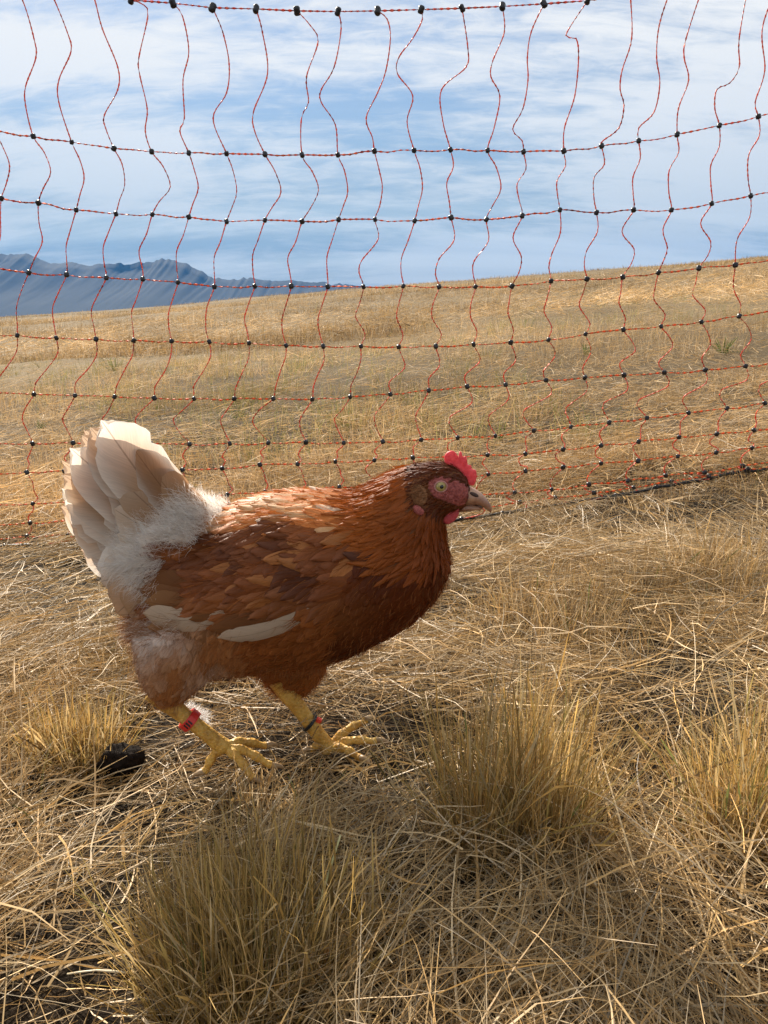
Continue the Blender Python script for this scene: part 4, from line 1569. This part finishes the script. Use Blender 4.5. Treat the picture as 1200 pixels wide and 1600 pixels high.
ub = beak_loft([(722, 757), (732, 759), (742, 763), (752, 770), (760, 778), (766, 787), (769, 795)], [(722, 790), (732, 789), (742, 788), (750, 790), (757, 794), (764, 799), (767, 801)], [0.013, 0.0115, 0.0098, 0.0080, 0.0058, 0.0032, 0.0010], 'upper_beak', M_BEAK)
lb = beak_loft([(712, 785), (726, 785), (737, 786), (746, 789), (753, 793)], [(712, 799), (726, 799), (737, 798), (746, 797), (753, 796)], [0.010, 0.0088, 0.0072, 0.0046, 0.0015], 'lower_beak', M_BEAK)
for side in (1, -1):
    c0 = HM(739, 769, 0.0094 * side) + Vector((0, 0, 0.0))
    vv, ff = [], []
    for k, (rr, hh) in enumerate([(1, 0), (0.8, 0.6), (0.4, 1.0)]):
        for i in range(12):
            w_ = 6.28318 * i / 12
            vv.append(c0 + Vector((0.0042 * rr * math.cos(w_), -0.0016 * hh * side, 0.0020 * rr * math.sin(w_) - 0.35 * 0.0042 * rr * math.cos(w_))))
        if k:
            o_ = (k - 1) * 12
            ff += [(o_ + i, o_ + (i + 1) % 12, o_ + 12 + (i + 1) % 12, o_ + 12 + i) for i in range(12)]
    ff.append(tuple(range(24, 36)))
    mesh_obj('nostril', [q - HO for q in vv], ff, M_NOSTRIL, ub)


# -- legs
def ground_pt(px, py, w, lift):
    p = P(px, py, HEN_Y - w)
    return Vector((p.x, p.y, float(gz(p.x, p.y)) + lift))


SHANKS = {}


def make_leg(name, knee, ankle, w, toes, hind):
    kp = H(*knee, w)
    ap = H(*ankle, w)
    d = (ap - kp)
    NP = 58
    path, rr_ = [], []
    for i in range(NP):
        t = -0.25 + 1.25 * i / (NP - 1)
        path.append(kp + d * t)
        r0 = float(np.interp(t, [-0.25, 0, 0.12, 0.35, 0.6, 0.85, 1.0], [0.0112, 0.0108, 0.0093, 0.0080, 0.0076, 0.0082, 0.0094]))
        rr_.append(r0 * (0.965 + 0.07 * ((i * 0.5) % 1.0)))          # overlapping scutes
    path.append(ap + d.normalized() * 0.005)
    rr_.append(0.0055)
    v, f = tube(path, rr_, 14, 0.9)
    V, F = [Vector(q) for q in v], list(f)
    claws = []
    for (tx, tz, dy), L in toes + [hind]:
        dirn = Vector((tx, dy, 0)).normalized()
        n = 25
        pts, rad = [], []
        for i in range(n):
            t = i / (n - 1)
            arch = 0.010 * math.sin(math.pi * min(1, t * 1.1)) * (1 - 0.2 * t)
            g0 = ap.lerp(ap + dirn * L, t)
            base_z = ap.z + (tz - ap.z) * t
            wob = 0.0007 * math.cos(t * 19) + 0.0004 * ((i * 0.5) % 1.0)
            pts.append(Vector((g0.x, g0.y, base_z + arch * 0.55 + 0.0)))
            rad.append(0.0060 * (1 - 0.42 * t) + wob * (0.12 < t < 0.97))
        v2, f2 = tube(pts, rad, 10, 0.9)
        o_ = len(V)
        V += [Vector(q) for q in v2]
        F += [tuple(i + o_ for i in q) for q in f2]
        e = pts[-1]
        cl_ = [e - dirn * 0.003, e + dirn * 0.004 + Vector((0, 0, 0.0008)), e + dirn * 0.009 - Vector((0, 0, 0.001)), e + dirn * 0.0125 - Vector((0, 0, 0.004))]
        claws.append(tube(cl_, [0.0032, 0.0028, 0.0018, 0.0004], 8))
    leg = mesh_obj(name, [q - HO for q in V], F, M_LEG, hen)
    sb_ = leg.modifiers.new('s', 'SUBSURF')
    sb_.levels = sb_.render_levels = 1
    for v2, f2 in claws:
        mesh_obj('claw', [Vector(q) - HO for q in v2], f2, M_CLAW, leg)
    SHANKS[name, w] = (kp, ap)
    return leg


gn = float(gz(H(420, 1185, 0.03).x, HEN_Y - 0.03)) + 0.020
gfz = float(gz(H(520, 1185, -0.02).x, HEN_Y + 0.02)) + 0.018
make_leg('leg', (260, 1096), (350, 1168), 0.028, [((0.95, gn + 0.008, 0.42), 0.042), ((1.0, gn - 0.003, -0.02), 0.046), ((0.88, gn - 0.008, -0.45), 0.034)], ((-0.8, gn - 0.006, -0.3), 0.020))
make_leg('leg', (450, 1083), (514, 1170), -0.012, [((0.9, gfz + 0.012, 0.50), 0.044), ((1.0, gfz, 0.0), 0.050), ((0.84, gfz - 0.006, -0.55), 0.040)], ((-0.85, gfz - 0.006, -0.3), 0.020))
#@@HEN_SMALL@@
#@@HEN_END@@
#@@SMALL@@
# ------------------------------------------------------------------ tussocks that stand out from the rest of the grass
def tussock(label, px, py, tip_py, wpx, n, lean, green, pal=None, cat='tussock', bendm=0.2, wmed=0.00078, sway=0.0):
    b = G(px, py)
    dep = b.y * CP - (b.z - CAM_H) * SP
    Hh = (py - tip_py) * dep / FPX / math.cos(PITCH) * 0.98
    n = int(n * 0.75)
    rad = wpx * dep / FPX * 0.40
    ns = 7
    sc = rng.normal(0, 0.55, (ns, 2)) * rad
    sh_ = rng.uniform(0.55, 1.1, ns)
    si = rng.integers(0, ns, n)
    r, a = rad * 0.5 * np.sqrt(rng.random(n)), rng.random(n) * 6.283
    bx, by = b.x + sc[si, 0] + r * np.cos(a), b.y + (sc[si, 1] + r * np.sin(a)) * 0.7
    base = np.stack([bx, by, gz(bx, by) - 0.004], -1)
    az = a + rng.normal(0, 0.8, n)
    tilt = np.abs(rng.normal(0, lean * 1.25, n)) * (0.35 + 0.9 * r / rad)
    Lb = Hh * np.clip(rng.normal(0.66, 0.25, n), 0.15, 1.0) * sh_[si]
    wd = rng.lognormal(math.log(wmed), 0.38, n)
    hd = np.where(rng.random(n) < 0.14, rng.uniform(1.2, 2.4, n) * wmed, 0)
    v, f, c = blade_mesh(base, az, tilt, rng.normal(bendm, 0.28, n), Lb, wd, straw_cols(n, rng, green, pal), rng, 6, 0.06, hd, 0.3)
    return tag(fast_mesh_at('grass_tussock', v, f, c, M_TUSS, b), label, cat, 'taller grass tussocks')


def fast_mesh_at(name, v, f, c, mat, origin):
    o = fast_mesh(name, v, f, c, mat, None, origin)
    o.location = origin
    return o


GOLD = np.array([(0.56, 0.36, 0.12), (0.50, 0.30, 0.09), (0.62, 0.44, 0.20), (0.46, 0.28, 0.09), (0.55, 0.42, 0.22), (0.42, 0.31, 0.10)])
GOLD2 = np.array([(0.54, 0.35, 0.11), (0.48, 0.31, 0.10), (0.60, 0.42, 0.18), (0.42, 0.30, 0.10), (0.50, 0.38, 0.2)])
M_TUSS = straw_mat('standing_straw', 0.42)
tussock('broad olive-gold grass tussock with upright stems, the largest and greenest of the tussocks', 300, 1590, 1285, 560, 4600, 0.30, 0.02, GOLD2)
tussock('tall golden grass tussock standing just ahead of the hen\'s front foot', 780, 1310, 1020, 310, 2900, 0.36, 0.03, GOLD)
tussock('slender pale tuft of thin tall stems just beyond the tall golden tussock', 860, 1220, 985, 110, 300, 0.18, 0.0, GOLD)
tussock('low dense golden tuft of fine grass behind the hen\'s rear leg', 120, 1200, 1080, 190, 1500, 0.4, 0.0, GOLD, wmed=0.0009)
tussock('wide straw-coloured tussock close against the black ground cord of the netting', 1130, 925, 785, 230, 1300, 0.45, 0.05)
tussock('leaning straw tussock between the hen\'s breast and the ground cord', 880, 965, 838, 300, 1500, 0.5, 0.04)
tussock('shaggy light-gold tussock of bent stems, beyond the golden tussock and well away from the hen', 1165, 1310, 1050, 240, 1900, 0.45, 0.05, GOLD)
tussock('small spiky reddish-gold tuft in open straw in front of the golden tussock', 960, 1345, 1210, 110, 260, 0.3, 0.0, GOLD)
tussock('short grass tuft hiding the hen\'s rear toes', 372, 1262, 1165, 120, 380, 0.45, 0.02)
tussock('fine dull grass tuft standing between the hen\'s two feet', 520, 1290, 1195, 170, 520, 0.5, 0.02)


# ------------------------------------------------------------------ single stalks lying or leaning over the straw
def stalk(label, pts, r0, r1, col, lifts):
    c = []
    for (px, py), lf in zip(pts, lifts):
        g = G(px, py)
        if lf:                               # raised point: same pixel, nearer to the camera than the ground behind it
            d = ray(px, py)
            k = (CAM_H - g.z - lf) / -d.z
            g = Vector((d.x * k, d.y * k, CAM_H + d.z * k))
        c.append(g)
    path = catmull(c, 0.012)
    n = len(path)
    o_ = path[0].copy()
    v, f = tube([q - o_ for q in path], [r0 + (r1 - r0) * i / (n - 1) + (0.0004 if i % 7 == 3 else 0) for i in range(n)], 7)
    o = mesh_obj('straw_stalk', v, f, col)
    o.location = o_
    return tag(o, label, 'straw stalk', 'loose straw stalks')


M_STALK = simple_mat('straw_stalk_gold', (0.46, 0.29, 0.10), (0.62, 0.44, 0.20), 120, 0.4, 0.2, 0.0004, 0.5)
M_STALK_P = simple_mat('straw_stalk_pale', (0.60, 0.48, 0.28), (0.74, 0.64, 0.45), 120, 0.4, 0.2, 0.0004, 0.5)
M_STALK_G = simple_mat('straw_stalk_olive', (0.36, 0.33, 0.12), (0.52, 0.46, 0.22), 120, 0.4, 0.2, 0.0004, 0.5)
M_STALK_R = simple_mat('straw_stalk_russet', (0.40, 0.18, 0.05), (0.55, 0.28, 0.09), 120, 0.45, 0.2, 0.0004, 0.4)
stalk('long pale golden stalk leaning out of the olive tussock', [(292, 1596), (360, 1495), (432, 1412)], 0.0013, 0.0008, M_STALK, [0.01, 0.05, 0.085])
stalk('long olive-green stalk slanting up through the hen\'s shadow', [(437, 1590), (480, 1470), (532, 1305)], 0.0013, 0.0007, M_STALK_G, [0.01, 0.05, 0.085])
stalk('thick russet stalk rising in the hen\'s shadow with a blunt tip', [(465, 1596), (492, 1530), (515, 1478)], 0.0018, 0.0014, M_STALK_R, [0.0, 0.03, 0.055])
stalk('bent russet stalk lying across the hen\'s shadow', [(536, 1328), (580, 1410), (640, 1470)], 0.0013, 0.0010, M_STALK, [0.04, 0.025, 0.01])
stalk('straight pale stalk lying flat in the hen\'s shadow', [(550, 1552), (640, 1540), (700, 1543)], 0.0011, 0.0009, M_STALK_P, [0.012, 0.016, 0.012])
stalk('long golden stalk running off in front of the small spiky tuft', [(850, 1392), (920, 1392), (995, 1388)], 0.0012, 0.0010, M_STALK, [0.014, 0.018, 0.014])
stalk('curved pale stalk arching over straw in front of the shaggy light-gold tussock', [(1000, 1418), (1080, 1422), (1195, 1438)], 0.0010, 0.0007, M_STALK_P, [0.02, 0.03, 0.02])
stalk('thin upright stalk standing under the hen\'s breast', [(627, 1120), (628, 1060), (625, 995)], 0.0009, 0.0007, M_STALK, [0.0, 0.035, 0.07])
stalk('pale forked stalk sticking out sideways from the olive tussock', [(105, 1522), (150, 1516), (198, 1520)], 0.0006, 0.0004, M_STALK_P, [0.05, 0.052, 0.05])


# ------------------------------------------------------------------ green weeds in the field
M_WEED = Mat('green_weed')
wf = M_WEED.noise(60, 3)
wc = M_WEED.ramp(wf, [(0.3, (0.08, 0.11, 0.025)), (0.7, (0.14, 0.17, 0.045))])
M_WEED.base(wc)
M_WEED.rough(0.55, 0.3)
M_WEED.translucent(wc, 0.35)


def weed(label, px, py, size_px, n=26, lean=0.6):
    b = G(px, py)
    dep = b.y * CP - (b.z - CAM_H) * SP
    s_ = size_px * dep / FPX * 0.8
    a = rng.random(n) * 6.283
    base = np.stack([b.x + 0.15 * s_ * np.cos(a), b.y + 0.15 * s_ * np.sin(a), np.full(n, b.z)], -1)
    v, f, c = blade_mesh(base, a, np.abs(rng.normal(0.15, lean, n)), rng.normal(0.4, 0.3, n), s_ * rng.uniform(0.5, 1.25, n), s_ * rng.uniform(0.05, 0.10, n), np.ones((n, 3)) * 0.1, rng, 4, 0.05, None, 0.3)
    o = fast_mesh_at('green_weed', v, f, c, M_WEED.m, b)
    return tag(o, label, 'weed', 'green weeds in the dry field')


for lb_, a, b, s_ in [('small green weed sprig growing in the dry field beyond the netting', 372, 655, 26), ('small green weed sprig growing in the dry field beyond the netting', 541, 672, 30), ('small green weed sprig growing in the dry field beyond the netting', 784, 688, 34),
                      ('small green weed sprig growing in the dry field beyond the netting', 64, 672, 22), ('small green weed sprig growing in the dry field beyond the netting', 196, 668, 18), ('bushy green weed far out in the field, the largest of the weeds', 1130, 552, 34), ('small green weed sprig growing in the dry field beyond the netting', 180, 580, 26),
                      ('little green shoot in straw on the hen\'s side of the netting', 1105, 918, 16), ('small green weed sprig growing in the dry field beyond the netting', 915, 555, 22)]:
    weed(lb_, a, b, s_)

# ------------------------------------------------------------------ dark clod in the straw
M_CLOD = simple_mat('dark_clod', (0.006, 0.0045, 0.004), (0.022, 0.015, 0.011), 120, 0.9, 1.0, 0.003, 0.1)
cb = G(192, 1212)
bm = bmesh.new()
bmesh.ops.create_icosphere(bm, subdivisions=4, radius=1)
for v in bm.verts:
    n_ = float(vnoise(np.array(v.co.x * 2.2 + 3), np.array(v.co.y * 2.2 + v.co.z * 1.7))) * 0.22 + float(vnoise(np.array(v.co.x * 6 + 1), np.array(v.co.z * 6 + v.co.y * 5))) * 0.09
    v.co *= 1 + n_
    v.co.x *= 0.022
    v.co.y *= 0.017
    v.co.z *= 0.015
cme = bpy.data.meshes.new('dirt_clod')
bm.to_mesh(cme)
bm.free()
cme.polygons.foreach_set('use_smooth', [True] * len(cme.polygons))
cme.materials.append(M_CLOD)
clod = bpy.data.objects.new('dirt_clod', cme)
C.objects.link(clod)
clod.location = cb + Vector((0, 0, 0.018))
tag(clod, 'dark brown lump lying in the straw behind the hen', 'clod')

# ------------------------------------------------------------------ loose white feather behind the rear leg
fb = H(286, 1104, 0.004)
froot = empty('loose_feather', fb)
tag(froot, 'small white downy feather caught on straw beside the hen\'s rear leg', 'feather')
n = 420
tpos = hg.random(n)
axis = Vector((0.022, 0.0, -0.012))
base = np.array([[0, 0, 0]]) + tpos[:, None] * np.array(axis)[None]
sgn = np.where(hg.random(n) < 0.5, 1, -1)
d = np.array((0.55, 0.0, -0.1))[None] + sgn[:, None] * np.array((0.30, 0.05, 0.75))[None] + hg.normal(0, 0.25, (n, 3))
d /= np.linalg.norm(d, axis=1, keepdims=True)
v, f, c = blade_mesh(base, np.arctan2(d[:, 1], d[:, 0]), np.arccos(d[:, 2]), hg.normal(0, 0.4, n), hg.uniform(0.005, 0.012, n), np.full(n, 0.0003), np.full((n, 3), 0.86), hg, 3, 0.1, None, 0.4)
vo = fast_mesh('vane', v, f, c, M_DOWN, froot)
v, f = tube([Vector((-0.004, 0, 0.003)), Vector((0.008, 0, -0.003)), axis], [0.0005, 0.0004, 0.0002], 6)
mesh_obj('shaft', v, f, M_DOWN, froot, col=np.full((len(v), 3), 0.8))


# ------------------------------------------------------------------ leg bands
def ring(c, axis, rin, rout, h, seg=28):
    axis = axis.normalized()
    a = axis.cross(Vector((0, 1, 0))).normalized()
    b = axis.cross(a)
    prof_ = [(rin, -h), (rout - 0.0003, -h), (rout, -h * 0.8), (rout, h * 0.8), (rout - 0.0003, h), (rin, h)]
    v, f = [], []
    m = len(prof_)
    for i in range(seg):
        t = 6.28318 * i / seg
        for r, z in prof_:
            v.append((a * math.cos(t) + b * math.sin(t)) * r + axis * z)
        for k in range(m):
            i2 = (i + 1) % seg
            f.append((i * m + k, i * m + (k + 1) % m, i2 * m + (k + 1) % m, i2 * m + k))
    return v, f


M_RED = simple_mat('red_band', (0.60, 0.025, 0.02), (0.74, 0.05, 0.035), 80, 0.35, 0.1)
M_BLK = simple_mat('black_band', (0.010, 0.010, 0.012), (0.022, 0.022, 0.024), 80, 0.4, 0.1)
M_ORG = simple_mat('red_tab', (0.80, 0.06, 0.03), (0.86, 0.10, 0.05), 80, 0.35, 0.1)
sh = list(SHANKS.values())
(k1, a1), (k2, a2) = sh[0], sh[1]
c1 = k1.lerp(a1, 0.40)
b1 = empty('leg_band', c1)
tag(b1, 'red plastic leg band with dark printed marks on the hen\'s rear leg', 'leg band')
ax1 = (a1 - k1).normalized()
v, f = ring(c1, ax1, 0.0092, 0.0112, 0.0042)
rb_ = mesh_obj('band', v, f, M_RED, b1, smooth_sh=False)
# worn dark print: three short strokes and a clip, too worn to read
aa = ax1.cross(Vector((0, 1, 0))).normalized()
bb = ax1.cross(aa)
for k, (t0, wd_, hh_) in enumerate([(-0.42, 0.0016, 0.0026), (-0.16, 0.0018, 0.0028), (0.10, 0.0015, 0.0026)]):
    vv, ff = [], []
    ang0 = math.atan2(-bb.y, -aa.y) + t0
    for s1 in (-1, 1):
        for s2 in (-1, 1):
            for rr in (0.0110, 0.01145):
                an = ang0 + s1 * wd_ / 0.0112 * 0.5
                vv.append((aa * math.cos(an) + bb * math.sin(an)) * rr + ax1 * (hh_ * s2 + 0.0004 * s1))
    ff = [(0, 1, 3, 2), (4, 6, 7, 5), (0, 4, 5, 1), (2, 3, 7, 6), (1, 5, 7, 3), (0, 2, 6, 4)]
    mesh_obj('printed_mark', vv, ff, M_BLK, rb_, smooth_sh=False)
c2 = k2.lerp(a2, 0.52)
b2 = empty('leg_band', c2)
tag(b2, 'thin black leg band with small red tab on the hen\'s front leg', 'leg band')
ax2 = ((a2 - k2).normalized() + Vector((0.25, 0, 0.15))).normalized()
v, f = ring(c2, ax2, 0.0088, 0.0106, 0.0016)
mesh_obj('band', v, f, M_BLK, b2, smooth_sh=False)
bm = bmesh.new()
bmesh.ops.create_cube(bm, size=1)
bmesh.ops.scale(bm, vec=(0.0055, 0.005, 0.0045), verts=bm.verts)
bmesh.ops.bevel(bm, geom=bm.edges[:], offset=0.0008, segments=2, affect='EDGES')
tme = bpy.data.meshes.new('tab')
bm.to_mesh(tme)
bm.free()
tme.materials.append(M_ORG)
tb = bpy.data.objects.new('tab', tme)
C.objects.link(tb)
tb.parent = b2
tb.location = Vector((0.0098, -0.003, 0.0042))
tb.rotation_euler = (0.2, 0.5, 0)
#@@SMALL_END@@
